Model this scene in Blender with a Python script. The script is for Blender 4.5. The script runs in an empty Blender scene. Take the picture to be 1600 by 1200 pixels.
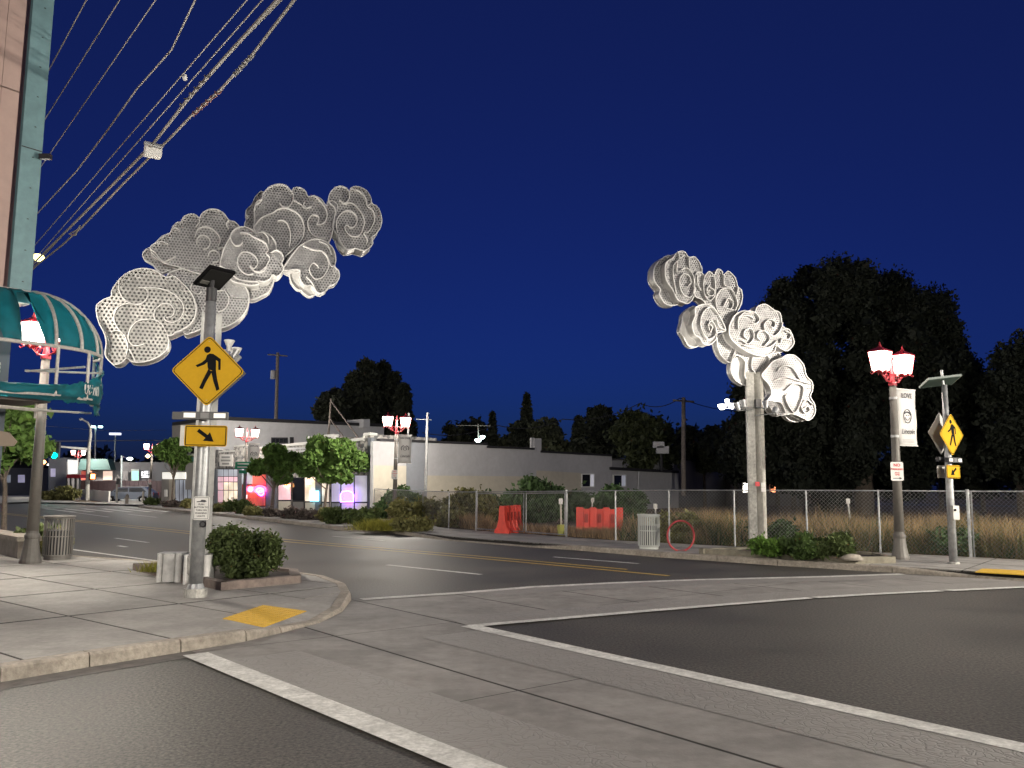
import bpy, math, random
import numpy as np
from mathutils import Vector
random.seed(7); RNG = np.random.default_rng(11)
S = bpy.context.scene
COL = S.collection
PI = math.pi

# ------------------------------------------------------------------ camera, sky, exposure
F, TH, ROLL, HC = 1320.0, math.atan(160 / 1320.0), 0.0098, 1.8
fw = np.array([0, math.cos(TH), math.sin(TH)]); _r = np.array([1.0, 0, 0]); _u = np.array([0, -math.sin(TH), math.cos(TH)])
rt = _r * math.cos(ROLL) + _u * math.sin(ROLL); up = _u * math.cos(ROLL) - _r * math.sin(ROLL)
CAM = np.array([0, 0, HC])
cd = bpy.data.cameras.new('camera'); cam = bpy.data.objects.new('camera', cd); COL.objects.link(cam); S.camera = cam
from mathutils import Matrix
m = Matrix(((rt[0], up[0], -fw[0], 0), (rt[1], up[1], -fw[1], 0), (rt[2], up[2], -fw[2], HC), (0, 0, 0, 1)))
cam.matrix_world = m
cd.sensor_width = 36; cd.lens = 36 * F / 1600; cd.clip_start = 0.05; cd.clip_end = 3000

W = bpy.data.worlds.new('World'); S.world = W; W.use_nodes = True
wn, wl = W.node_tree.nodes, W.node_tree.links
bg = wn['Background']
sk = wn.new('ShaderNodeTexSky'); sk.sky_type = 'NISHITA'; sk.sun_disc = False
sk.sun_elevation = math.radians(-4); sk.sun_rotation = 0.0; sk.ozone_density = 6
glow = wn.new('ShaderNodeVectorMath'); glow.operation = 'MULTIPLY_ADD'      # dusk sky plus the even glow of the town
glow.inputs[1].default_value = (0.13, 0.35, 0.50); glow.inputs[2].default_value = (0.0021, 0.0043, 0.0215)
wl.new(sk.outputs[0], glow.inputs[0]); wl.new(glow.outputs[0], bg.inputs[0]); bg.inputs[1].default_value = 1.0
S.view_settings.view_transform = 'Standard'; S.view_settings.look = 'None'; S.view_settings.gamma = 1
S.view_settings.exposure = 1.0; S.view_settings.use_curve_mapping = False
S.render.engine = 'CYCLES'
S.cycles.use_denoising = True
S.cycles.max_bounces = 5; S.cycles.diffuse_bounces = 2; S.cycles.glossy_bounces = 3; S.cycles.transparent_max_bounces = 16
S.cycles.sample_clamp_indirect = 2.0; S.cycles.sample_clamp_direct = 6.0; S.cycles.filter_width = 1.5
S.cycles.use_light_tree = True
S.cycles.caustics_reflective = False; S.cycles.caustics_refractive = False

def ray(x, y): return rt * (x - 800) / F + up * (600 - y) / F + fw
def G(x, y, z=0.0):
    d = ray(x, y); return CAM + d * (z - HC) / d[2]
def D(x, y, Y):
    d = ray(x, y); return CAM + d * Y / d[1]
def nrm(v): v = np.array(v, float); return v / np.linalg.norm(v)

# ------------------------------------------------------------------ materials
MATS = {}
def mat(name, col, rough=0.7, metal=0.0, noise=0.0, nscale=8.0, bump=0.0, bscale=40.0, emit=None, estr=0.0, col2=None,
        spec=0.5, stain=0.0, island=0.0):
    if name in MATS: return MATS[name]
    M = bpy.data.materials.new(name); M.use_nodes = True; MATS[name] = M
    n, l = M.node_tree.nodes, M.node_tree.links
    p = n['Principled BSDF']
    p.inputs['Roughness'].default_value = rough; p.inputs['Metallic'].default_value = metal
    p.inputs['Specular IOR Level'].default_value = spec
    c = (*col, 1); p.inputs['Base Color'].default_value = c
    tc = n.new('ShaderNodeTexCoord')
    out = None
    if noise or col2 or stain:
        nz = n.new('ShaderNodeTexNoise'); nz.inputs['Scale'].default_value = nscale; nz.inputs['Detail'].default_value = 6
        nz.inputs['Roughness'].default_value = 0.65
        l.new(tc.outputs['Object'], nz.inputs['Vector'])
        r = n.new('ShaderNodeValToRGB'); r.color_ramp.elements[0].position = 0.32; r.color_ramp.elements[1].position = 0.68
        a = [max(0, x * (1 - noise)) for x in col]; b = [min(1, x * (1 + noise)) for x in (col2 or col)]
        r.color_ramp.elements[0].color = (*a, 1); r.color_ramp.elements[1].color = (*b, 1)
        l.new(nz.outputs['Fac'], r.inputs[0]); out = r.outputs[0]
    if stain:
        n2 = n.new('ShaderNodeTexNoise'); n2.inputs['Scale'].default_value = nscale * 0.13; n2.inputs['Detail'].default_value = 8
        n2.inputs['Roughness'].default_value = 0.7
        l.new(tc.outputs['Object'], n2.inputs['Vector'])
        mp = n.new('ShaderNodeMapRange'); mp.inputs[1].default_value = 0.4; mp.inputs[2].default_value = 0.62
        mp.inputs[3].default_value = 1 - stain; mp.inputs[4].default_value = 1.0
        l.new(n2.outputs['Fac'], mp.inputs[0])
        mx = n.new('ShaderNodeVectorMath'); mx.operation = 'SCALE'
        l.new(out, mx.inputs[0]); l.new(mp.outputs[0], mx.inputs['Scale']); out = mx.outputs[0]
    if island:
        g = n.new('ShaderNodeNewGeometry'); mp = n.new('ShaderNodeMapRange')
        mp.inputs[3].default_value = 1 - island; mp.inputs[4].default_value = 1 + island
        l.new(g.outputs['Random Per Island'], mp.inputs[0])
        mx = n.new('ShaderNodeVectorMath'); mx.operation = 'SCALE'
        if out: l.new(out, mx.inputs[0])
        else: mx.inputs[0].default_value = col
        l.new(mp.outputs[0], mx.inputs['Scale']); out = mx.outputs[0]
    if out: l.new(out, p.inputs['Base Color'])
    if bump:
        nb = n.new('ShaderNodeTexNoise'); nb.inputs['Scale'].default_value = bscale; nb.inputs['Detail'].default_value = 4
        l.new(tc.outputs['Object'], nb.inputs['Vector'])
        bp = n.new('ShaderNodeBump'); bp.inputs['Strength'].default_value = bump; bp.inputs['Distance'].default_value = 0.01
        l.new(nb.outputs['Fac'], bp.inputs['Height']); l.new(bp.outputs[0], p.inputs['Normal'])
    if emit:
        p.inputs['Emission Color'].default_value = (*emit, 1); p.inputs['Emission Strength'].default_value = estr
    return M

m_aluplain = mat('aluminium sheet', (0.52, 0.51, 0.50), 0.45, 0.55, 0.12, 5)
m_aludark = mat('shadowed inner sheet', (0.16, 0.16, 0.16), 0.6, 0.3)  # shade inside the clouds painted in: aluminium made darker behind the holes
m_rim = mat('bright aluminium rim', (0.70, 0.69, 0.68), 0.4, 0.6, 0.08, 6)
m_galv = mat('galvanised steel', (0.42, 0.43, 0.44), 0.42, 0.55, 0.22, 9, stain=0.25)
m_galvd = mat('weathered galvanised post', (0.45, 0.44, 0.41), 0.6, 0.2, 0.35, 14, 0.2, 30, stain=0.3)
m_pole = mat('taupe pole paint', (0.14, 0.13, 0.118), 0.55, 0, 0.1, 10)
m_red = mat('red enamel', (0.22, 0.010, 0.018), 0.45)
m_black = mat('black vinyl', (0.008, 0.008, 0.009), 0.8, spec=.08)
m_dark = mat('dark housing', (0.03, 0.03, 0.034), 0.5)
m_yel = mat('amber reflective sheeting', (0.52, 0.30, 0.006), 0.6, 0, 0.05, 20, spec=.15)
m_white = mat('white sheet', (0.74, 0.73, 0.71), 0.5, 0, 0.06, 10)
m_signback = mat('sign back aluminium', (0.42, 0.41, 0.39), 0.5, 0.3, 0.1, 8)
m_paint = mat('white road paint', (0.60, 0.59, 0.56), 0.7, 0, 0.28, 22, 0.2, 120, stain=0.3)
m_ypaint = mat('yellow road paint', (0.45, 0.30, 0.05), 0.6, 0, 0.25, 20)
m_tact = mat('yellow tactile paving', (0.62, 0.38, 0.04), 0.6, 0, 0.15, 18)
m_conc = mat('sidewalk concrete', (0.33, 0.315, 0.295), 0.85, 0, 0.10, 14, 0.25, 90, stain=0.22)
m_kerb = mat('kerb concrete', (0.36, 0.32, 0.27), 0.9, 0, 0.25, 16, 0.5, 60, stain=0.3)
m_curbwood = mat('brown planter kerb', (0.20, 0.16, 0.14), 0.9, 0, 0.25, 10, 0.3, 50)
m_soil = mat('soil', (0.035, 0.025, 0.018), 0.95, 0, 0.4, 12, 0.5, 20)
m_dirt = mat('dry lot dirt', (0.12, 0.09, 0.06), 0.95, 0, 0.3, 2, 0.5, 10)
m_fwhite = mat('stained white concrete', (0.75, 0.74, 0.72), 0.7, 0, 0.1, 8, stain=0.3)
m_pink = mat('pinkish siding', (0.50, 0.36, 0.32), 0.75, 0, 0.05, 3, stain=0.12)
m_teal = mat('teal metal trim', (0.19, 0.33, 0.36), 0.5, 0, 0.1, 6, stain=0.2)
m_awn = mat('torn teal awning cloth', (0.014, 0.125, 0.155), 0.7, 0, 0.3, 3, 0.4, 12)
m_frame = mat('pale awning frame', (0.55, 0.52, 0.49), 0.5, 0.1, 0.2, 20)
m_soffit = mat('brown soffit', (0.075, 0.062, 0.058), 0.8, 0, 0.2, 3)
m_greyw = mat('grey stucco', (0.50, 0.50, 0.525), 0.9, 0, 0.06, 3, 0.2, 40, stain=0.10)
m_bluew = mat('blue grey column paint', (0.25, 0.265, 0.30), 0.85, 0, 0.06, 4)
m_cream = mat('cream wall paint', (0.58, 0.535, 0.45), 0.9, 0, 0.05, 3, 0.15, 40, stain=0.1)
m_taupe = mat('taupe stucco', (0.27, 0.255, 0.24), 0.9, 0, 0.06, 3, stain=0.1)
m_cap = mat('dark roof edge', (0.02, 0.02, 0.024), 0.8)
m_trim = mat('white parapet trim', (0.72, 0.72, 0.70), 0.6)
m_wood = mat('weathered timber pole', (0.22, 0.19, 0.17), 0.9, 0, 0.3, 6)
m_wire = mat('cable sheath', (0.16, 0.145, 0.13), 0.6)
m_bark = mat('bark', (0.13, 0.105, 0.085), 0.95, 0, 0.35, 12, 0.6, 30)
m_orange = mat('orange red plastic barrier', (0.80, 0.07, 0.045), 0.5, 0, 0.12, 5, stain=0.15)
m_glass = mat('dark window glass', (0.02, 0.022, 0.028), 0.12, 0, spec=0.8)
m_maroon = mat('maroon board fence', (0.075, 0.04, 0.04), 0.8, 0, 0.2, 3)
m_rock = mat('pale rock', (0.30, 0.27, 0.23), 0.9, 0, 0.3, 6, 0.6, 12)
m_green = mat('green street name sheeting', (0.01, 0.22, 0.12), 0.5)
m_lampglass = mat('lantern glass glowing warm white', (0.9, 0.85, 0.7), 0.4, emit=(1.0, 0.92, 0.79), estr=210.0)

def leafmat(name, c, rough=0.65, isl=0.45, tr=0.25):
    M = mat(name, c, rough, island=isl, spec=0.3)
    n, l = M.node_tree.nodes, M.node_tree.links
    p = n['Principled BSDF']; src = p.inputs['Base Color'].links[0].from_socket
    t = n.new('ShaderNodeBsdfTranslucent'); l.new(src, t.inputs[0]); mx = n.new('ShaderNodeMixShader'); mx.inputs[0].default_value = tr
    l.new(p.outputs[0], mx.inputs[1]); l.new(t.outputs[0], mx.inputs[2]); l.new(mx.outputs[0], n['Material Output'].inputs[0])
    return M
l_giant = leafmat('very dark foliage', (0.028, 0.034, 0.024), isl=.4)  # even leaf colour, darkened to mute leaf detail
l_street = leafmat('street tree leaves', (0.10, 0.18, 0.04))
l_dark = leafmat('dark far foliage', (0.075, 0.085, 0.05), isl=0.6)
l_conif = leafmat('conifer needles', (0.05, 0.058, 0.04), isl=0.6)
l_shrub = leafmat('shrub leaves', (0.08, 0.11, 0.035))
l_olive = leafmat('olive shrub leaves', (0.19, 0.185, 0.07))
l_gold = leafmat('golden grass', (0.30, 0.29, 0.05))
l_dry = leafmat('dry grass', (0.44, 0.30, 0.155), isl=0.65)
l_bram = leafmat('bramble leaves', (0.07, 0.12, 0.045))
l_purple = leafmat('dusky low shrub leaves', (0.12, 0.10, 0.09))
l_fresh = leafmat('fresh green leaves', (0.10, 0.19, 0.03))

def emis(name, col, s, var=0.0, sc=3.0):
    if name in MATS: return MATS[name]
    M = mat(name, col, 0.5, emit=col, estr=s)
    if var:
        n, l = M.node_tree.nodes, M.node_tree.links; p = n['Principled BSDF']
        tc = n.new('ShaderNodeTexCoord'); nz = n.new('ShaderNodeTexNoise'); nz.inputs['Scale'].default_value = sc; nz.inputs['Detail'].default_value = 3
        mp = n.new('ShaderNodeMapRange'); mp.inputs[1].default_value = 0.35; mp.inputs[2].default_value = 0.65
        mp.inputs[3].default_value = s * (1 - var); mp.inputs[4].default_value = s * (1 + var)
        l.new(tc.outputs['Object'], nz.inputs[0]); l.new(nz.outputs['Fac'], mp.inputs[0]); l.new(mp.outputs[0], p.inputs['Emission Strength'])
    return M

# perforated sheet: real holes (transparent) on a hexagonal grid, measured along the plate
def perf(name, pitch, tdir, rad=0.30, col=(0.62, 0.60, 0.57)):
    M = mat(name, col, 0.45, 0.7, 0.25, 7, 0.8, 9)
    n, l = M.node_tree.nodes, M.node_tree.links; p = n['Principled BSDF']
    tc = n.new('ShaderNodeTexCoord')
    dt = n.new('ShaderNodeVectorMath'); dt.operation = 'DOT_PRODUCT'; dt.inputs[1].default_value = tdir
    l.new(tc.outputs['Object'], dt.inputs[0])
    sp = n.new('ShaderNodeSeparateXYZ'); l.new(tc.outputs['Object'], sp.inputs[0])
    cb = n.new('ShaderNodeCombineXYZ'); l.new(dt.outputs['Value'], cb.inputs[0]); l.new(sp.outputs[2], cb.inputs[1])
    def chan(ox, oy):
        a = n.new('ShaderNodeVectorMath'); a.operation = 'MULTIPLY_ADD'
        a.inputs[1].default_value = (1 / pitch, 1 / pitch / 1.732, 0); a.inputs[2].default_value = (ox + 1000, oy + 1000, 0)
        l.new(cb.outputs[0], a.inputs[0])
        f = n.new('ShaderNodeVectorMath'); f.operation = 'FRACTION'; l.new(a.outputs[0], f.inputs[0])
        s = n.new('ShaderNodeVectorMath'); s.operation = 'SUBTRACT'; s.inputs[1].default_value = (.5, .5, 0); l.new(f.outputs[0], s.inputs[0])
        q = n.new('ShaderNodeVectorMath'); q.operation = 'MULTIPLY'; q.inputs[1].default_value = (1, 1.732, 0); l.new(s.outputs[0], q.inputs[0])
        L = n.new('ShaderNodeVectorMath'); L.operation = 'LENGTH'; l.new(q.outputs[0], L.inputs[0]); return L.outputs['Value']
    mn = n.new('ShaderNodeMath'); mn.operation = 'MINIMUM'; l.new(chan(0, 0), mn.inputs[0]); l.new(chan(.5, .5), mn.inputs[1])
    lt = n.new('ShaderNodeMath'); lt.operation = 'LESS_THAN'; lt.inputs[1].default_value = rad; l.new(mn.outputs[0], lt.inputs[0])
    tr = n.new('ShaderNodeBsdfTransparent'); mx = n.new('ShaderNodeMixShader')
    l.new(lt.outputs[0], mx.inputs[0]); l.new(p.outputs[0], mx.inputs[1]); l.new(tr.outputs[0], mx.inputs[2])
    l.new(mx.outputs[0], n['Material Output'].inputs[0])
    return M

# asphalt
def asphalt():
    M = mat('asphalt', (0.05, 0.048, 0.047), 0.55, spec=.38)
    n, l = M.node_tree.nodes, M.node_tree.links; p = n['Principled BSDF']
    tc = n.new('ShaderNodeTexCoord')
    a = n.new('ShaderNodeTexNoise'); a.inputs['Scale'].default_value = 32; a.inputs['Detail'].default_value = 4; a.inputs['Roughness'].default_value = .75
    b = n.new('ShaderNodeTexNoise'); b.inputs['Scale'].default_value = 0.5; b.inputs['Detail'].default_value = 5
    v = n.new('ShaderNodeTexVoronoi'); v.inputs['Scale'].default_value = 38
    for x in (a, b, v): l.new(tc.outputs['Object'], x.inputs['Vector'])
    r = n.new('ShaderNodeValToRGB'); e = r.color_ramp.elements
    e[0].position = 0.36; e[0].color = (0.006, 0.006, 0.007, 1); e[1].position = 0.70; e[1].color = (0.12, 0.108, 0.092, 1)
    l.new(a.outputs['Fac'], r.inputs[0])
    mp = n.new('ShaderNodeMapRange'); mp.inputs[1].default_value = .35; mp.inputs[2].default_value = .65; mp.inputs[3].default_value = .72; mp.inputs[4].default_value = 1.2
    l.new(b.outputs['Fac'], mp.inputs[0])
    s = n.new('ShaderNodeVectorMath'); s.operation = 'SCALE'; l.new(r.outputs[0], s.inputs[0]); l.new(mp.outputs[0], s.inputs['Scale'])
    l.new(s.outputs[0], p.inputs['Base Color'])
    bp = n.new('ShaderNodeBump'); bp.inputs['Strength'].default_value = 0.3; bp.inputs['Distance'].default_value = 0.006
    l.new(v.outputs['Distance'], bp.inputs['Height']); l.new(bp.outputs[0], p.inputs['Normal'])
    rr = n.new('ShaderNodeMapRange'); rr.inputs[3].default_value = 0.52; rr.inputs[4].default_value = 0.75
    l.new(b.outputs['Fac'], rr.inputs[0]); l.new(rr.outputs[0], p.inputs['Roughness'])
    return M
m_asph = asphalt()
m_walk = mat('brushed crosswalk concrete', (0.25, 0.235, 0.22), 0.7, 0, 0.12, 6, 0.3, 70, stain=0.35)
def stamped():
    M = mat('stamped ashlar concrete', (0.15, 0.145, 0.135), 0.62)
    n, l = M.node_tree.nodes, M.node_tree.links; p = n['Principled BSDF']
    tc = n.new('ShaderNodeTexCoord')
    nz = n.new('ShaderNodeTexNoise'); nz.inputs['Scale'].default_value = 3; l.new(tc.outputs['Object'], nz.inputs[0])
    ad = n.new('ShaderNodeVectorMath'); ad.operation = 'MULTIPLY_ADD'; ad.inputs[1].default_value = (.6, .6, 0)
    l.new(nz.outputs['Color'], ad.inputs[0]); l.new(tc.outputs['Object'], ad.inputs[2])
    v = n.new('ShaderNodeTexVoronoi'); v.feature = 'DISTANCE_TO_EDGE'; v.inputs['Scale'].default_value = 11; l.new(ad.outputs[0], v.inputs['Vector'])
    r = n.new('ShaderNodeValToRGB'); e = r.color_ramp.elements
    e[0].position = 0.0; e[0].color = (0.175, 0.166, 0.155, 1); e[1].position = 0.05; e[1].color = (0.22, 0.208, 0.195, 1)
    l.new(v.outputs['Distance'], r.inputs[0]); l.new(r.outputs[0], p.inputs['Base Color'])
    n2 = n.new('ShaderNodeTexNoise'); n2.inputs['Scale'].default_value = 25; l.new(tc.outputs['Object'], n2.inputs[0])
    mm = n.new('ShaderNodeMath'); mm.operation = 'MINIMUM'; mm.inputs[1].default_value = 0.1; l.new(v.outputs['Distance'], mm.inputs[0])
    m2 = n.new('ShaderNodeMath'); m2.operation = 'MULTIPLY_ADD'; m2.inputs[1].default_value = 0.06; l.new(n2.outputs['Fac'], m2.inputs[0]); l.new(mm.outputs[0], m2.inputs[2])
    bp = n.new('ShaderNodeBump'); bp.inputs['Strength'].default_value = 0.8; bp.inputs['Distance'].default_value = 0.06
    l.new(m2.outputs[0], bp.inputs['Height']); l.new(bp.outputs[0], p.inputs['Normal'])
    return M
m_stamp = stamped()
def stonemat():
    M = mat('mosaic stone facing', (0.26, 0.25, 0.24), 0.85)
    n, l = M.node_tree.nodes, M.node_tree.links; p = n['Principled BSDF']
    tc = n.new('ShaderNodeTexCoord'); v = n.new('ShaderNodeTexVoronoi'); v.inputs['Scale'].default_value = 5.0
    l.new(tc.outputs['Object'], v.inputs['Vector'])
    r = n.new('ShaderNodeValToRGB'); e = r.color_ramp.elements; e[0].color = (0.07, 0.075, 0.08, 1); e[1].color = (0.46, 0.44, 0.42, 1)
    sp = n.new('ShaderNodeSeparateXYZ'); l.new(v.outputs['Color'], sp.inputs[0]); l.new(sp.outputs[0], r.inputs[0])
    l.new(r.outputs[0], p.inputs['Base Color'])
    bp = n.new('ShaderNodeBump'); bp.inputs['Distance'].default_value = 0.05; bp.invert = True
    l.new(v.outputs['Distance'], bp.inputs['Height']); l.new(bp.outputs[0], p.inputs['Normal'])
    return M
m_stone = stonemat()

# ------------------------------------------------------------------ object plumbing
ORG = {}
def tag(o, label=None, cat=None, group=None, kind=None):
    if label: o['label'] = label
    if cat: o['category'] = cat
    if group: o['group'] = group
    if kind: o['kind'] = kind
    return o
def thing(name, label, cat, loc=(0, 0, 0), rz=0.0, group=None, kind=None, own=False):
    o = bpy.data.objects.new(name, None); COL.objects.link(o); o.empty_display_size = 0.2
    o.location = tuple(float(v) for v in loc); o.rotation_euler = (0, 0, rz)
    ORG[o.name] = np.zeros(3) if own else np.array(loc, float)      # own: its parts are given in the thing's own coordinates
    return tag(o, label, cat, group, kind)
def link(name, me, M=None, parent=None, smooth=False):
    if M is not None: me.materials.append(M)
    o = bpy.data.objects.new(name, me); COL.objects.link(o)
    if parent is not None: o.parent = parent
    if smooth:
        me.polygons.foreach_set('use_smooth', [True] * len(me.polygons))
    return o
class B:
    """collects shapes; put() links them as one mesh object. Coordinates are the world's, or the thing's own when local."""
    def __init__(s): s.v = []; s.f = []
    def add(s, vs, fs):
        k = len(s.v); s.v += [tuple(float(c) for c in v) for v in vs]; s.f += [tuple(i + k for i in f) for f in fs]; return s
    def box(s, c, d, rz=0.0, ax=None):
        c = np.array(c, float)
        if ax is None:
            ax = (np.array([math.cos(rz), math.sin(rz), 0]), np.array([-math.sin(rz), math.cos(rz), 0]), np.array([0, 0, 1.0]))
        vs = [c + ax[0] * d[0] / 2 * i + ax[1] * d[1] / 2 * j + ax[2] * d[2] / 2 * k for k in (-1, 1) for j in (-1, 1) for i in (-1, 1)]
        return s.add(vs, [(0, 2, 3, 1), (4, 5, 7, 6), (0, 1, 5, 4), (1, 3, 7, 5), (3, 2, 6, 7), (2, 0, 4, 6)])
    def tube(s, pts, r, n=8, cap=True):
        pts = [np.array(p, float) for p in pts]; m_ = len(pts)
        rs = list(r) if hasattr(r, '__len__') else [r] * m_
        vs = []; prev = None
        for i, p in enumerate(pts):
            t = nrm(pts[min(i + 1, m_ - 1)] - pts[max(i - 1, 0)])
            if prev is None: a = nrm(np.cross(t, [0, 0, 1.0] if abs(t[2]) < .9 else [1.0, 0, 0]))
            else: a = nrm(prev - t * (prev @ t))
            prev = a; b = np.cross(t, a)
            vs += [p + rs[i] * (a * math.cos(2 * PI * k / n) + b * math.sin(2 * PI * k / n)) for k in range(n)]
        fs = [(i * n + k, i * n + (k + 1) % n, (i + 1) * n + (k + 1) % n, (i + 1) * n + k) for i in range(m_ - 1) for k in range(n)]
        if cap: fs += [tuple(range(n))[::-1], tuple(range((m_ - 1) * n, m_ * n))]
        return s.add(vs, fs)
    def lathe(s, prof, at=(0, 0, 0), n=12):
        at = np.array(at, float); vs = []
        for r, z in prof: vs += [at + (r * math.cos(2 * PI * (k + .5) / n), r * math.sin(2 * PI * (k + .5) / n), z) for k in range(n)]
        m_ = len(prof)
        fs = [(i * n + k, i * n + (k + 1) % n, (i + 1) * n + (k + 1) % n, (i + 1) * n + k) for i in range(m_ - 1) for k in range(n)]
        fs += [tuple(range(n))[::-1], tuple(range((m_ - 1) * n, m_ * n))]
        return s.add(vs, fs)
    def prism(s, poly, vec, front=True, back=True, side=True):
        vec = np.array(vec, float); n = len(poly); vs = [np.array(p, float) for p in poly]; vs += [p + vec for p in vs]
        fs = []
        if front: fs.append(tuple(range(n)))
        if back: fs.append(tuple(range(n, 2 * n))[::-1])
        if side: fs += [(i, (i + 1) % n, n + (i + 1) % n, n + i)[::-1] for i in range(n)]
        return s.add(vs, fs)
    def mesh(s, name, org=None):
        me = bpy.data.meshes.new(name)
        v = s.v if org is None else [(a - org[0], b - org[1], c - org[2]) for a, b, c in s.v]
        me.from_pydata(v, [], s.f); me.update()
        return me
    def put(s, name, M, parent=None, local=False, smooth=False):
        org = None
        if parent is not None and not local:
            p = parent
            while p.parent is not None: p = p.parent
            org = ORG.get(p.name)
        return link(name, s.mesh(name, org), M, parent, smooth)
def single(name, bb, M, label, cat, group=None, smooth=False): return tag(bb.put(name, M, smooth=smooth), label, cat, group)
def copy_tree(o, parent=None):
    c = o.copy(); COL.objects.link(c)
    if parent is not None: c.parent = parent
    for ch in list(o.children): copy_tree(ch, c)
    return c
def fast_mesh(name, V, nper):
    """V: (N*nper,3) vertices of N separate faces with nper corners each."""
    me = bpy.data.meshes.new(name); nv = len(V); nf = nv // nper
    me.vertices.add(nv); me.vertices.foreach_set('co', V.astype(np.float32).ravel())
    me.loops.add(nv); me.loops.foreach_set('vertex_index', np.arange(nv, dtype=np.int32))
    me.polygons.add(nf); me.polygons.foreach_set('loop_start', (np.arange(nf) * nper).astype(np.int32))
    me.polygons.foreach_set('loop_total', np.full(nf, nper, dtype=np.int32)); me.update(calc_edges=True)
    return me
def text_mesh(body, size, shear=0.0, bold=0.0, width=1.0, depth=0.002):
    c = bpy.data.curves.new('text', 'FONT'); c.body = body; c.size = size; c.align_x = 'CENTER'; c.align_y = 'CENTER'
    c.shear = shear; c.offset = bold; c.extrude = depth; c.resolution_u = 3; c.space_line = 0.85
    o = bpy.data.objects.new('text', c); COL.objects.link(o)
    bpy.context.view_layer.update()
    dg = bpy.context.evaluated_depsgraph_get(); me = bpy.data.meshes.new_from_object(o.evaluated_get(dg))
    bpy.data.objects.remove(o); me.materials.clear()
    if width != 1.0:
        for v in me.vertices: v.co.x *= width
    return me
def put_text(body, size, center, R, U, M, parent, name='lettering', arch=0.0, **k):
    """text on a plane spanned by unit R (reading direction) and U; center in world coordinates"""
    me = text_mesh(body, size, **k)
    p = parent
    while p is not None and p.parent is not None: p = p.parent
    org = ORG.get(p.name, np.zeros(3)) if p is not None else np.zeros(3)
    Nn = np.cross(R, U); c = np.array(center, float) - org
    for v in me.vertices:
        x, y, z = v.co; y += arch * x * x
        v.co = tuple(c + R * x + U * y + Nn * z)
    return link(name, me, M, parent)

# vertical plane through two ground points; P() drops a picture point on it, offset towards the camera
class Plane:
    def __init__(s, a, b):
        s.a = np.array(a, float); d = np.array(b, float) - s.a; d[2] = 0; s.t = nrm(d)
        if s.t @ rt < 0: s.t = -s.t
        s.n = np.array([s.t[1], -s.t[0], 0.0])
        if s.n @ (CAM - s.a) < 0: s.n = -s.n
    def P(s, x, y, off=0.0):
        if y == 'g':
            p = s.P(x, 770, off); p[2] = 0.0; return p
        d = ray(x, y); o = s.a + s.n * off
        k = ((o - CAM) @ s.n) / (d @ s.n); return CAM + d * k
    def poly(s, pts, off, depth, bb=None):
        bb = bb or B(); return bb.prism([s.P(x, y, off) for x, y in pts], -s.n * depth)
    def rect(s, x0, y0, x1, y1, off, depth, bb=None): return s.poly([(x0, y0), (x1, y0), (x1, y1), (x0, y1)], off, depth, bb)
    def bar(s, x0, y0, x1, y1, w, off, depth, bb=None):
        bb = bb or B(); p, q = s.P(x0, y0, off), s.P(x1, y1, off); d = nrm(q - p); e = np.cross(s.n, d) * w / 2
        return bb.prism([p + e, q + e, q - e, p - e], -s.n * depth)
def gpoly(pts, z): return [G(x, y, z) for x, y in pts]
def clip(poly, a, b, c):
    """keep the side a*x+b*y<=c"""
    out = []
    for i in range(len(poly)):
        p, q = poly[i], poly[(i + 1) % len(poly)]; fp, fq = a * p[0] + b * p[1] - c, a * q[0] + b * q[1] - c
        if fp <= 0: out.append(p)
        if (fp < 0 < fq) or (fq < 0 < fp):
            k = fp / (fp - fq); out.append((p[0] + (q[0] - p[0]) * k, p[1] + (q[1] - p[1]) * k))
    return out
def area(p): return 0.5 * sum(p[i][0] * p[(i + 1) % len(p)][1] - p[(i + 1) % len(p)][0] * p[i][1] for i in range(len(p)))
def cells(poly, e1, e2, w1, w2, o, joint=0.04):
    """cut an outline into a grid of cells along e1/e2"""
    e1 = nrm(e1)[:2]; e2 = nrm(e2)[:2]
    u = [p[0] * e1[0] + p[1] * e1[1] - o[0] for p in poly]; v = [p[0] * e2[0] + p[1] * e2[1] - o[1] for p in poly]
    res = []
    for i in range(math.floor(min(u) / w1), math.ceil(max(u) / w1)):
        for j in range(math.floor(min(v) / w2), math.ceil(max(v) / w2)):
            q = [(p[0], p[1]) for p in poly]
            q = clip(q, e1[0], e1[1], (i + 1) * w1 + o[0] - joint); q = clip(q, -e1[0], -e1[1], -(i * w1 + o[0]))
            if len(q) > 2: q = clip(q, e2[0], e2[1], (j + 1) * w2 + o[1] - joint * 2.2)
            if len(q) > 2: q = clip(q, -e2[0], -e2[1], -(j * w2 + o[1]))
            if len(q) > 2 and abs(area(q)) > 0.02:
                if area(q) < 0: q = q[::-1]
                res.append(q)
    return res

# ------------------------------------------------------------------ ground, roads, pavements
def sheet(name, poly, M, parent=None, struct=True):
    bb = B(); bb.add(poly, [tuple(range(len(poly)))])
    o = bb.put(name, M, parent)
    if o.data.polygons[0].normal.z < 0: o.data.flip_normals()
    if struct: o['kind'] = 'structure'
    return o
def z3(p, z): return [(q[0], q[1], z) for q in p]
sheet('ground', [(-1500, -1500, -0.06), (1500, -1500, -0.06), (1500, 1500, -0.06), (-1500, 1500, -0.06)], m_dirt)
sheet('road', [(-260, -60, 0), (90, -60, 0), (90, 70, 0), (-60, 300, 0), (-260, 300, 0)], m_asph)

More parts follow.
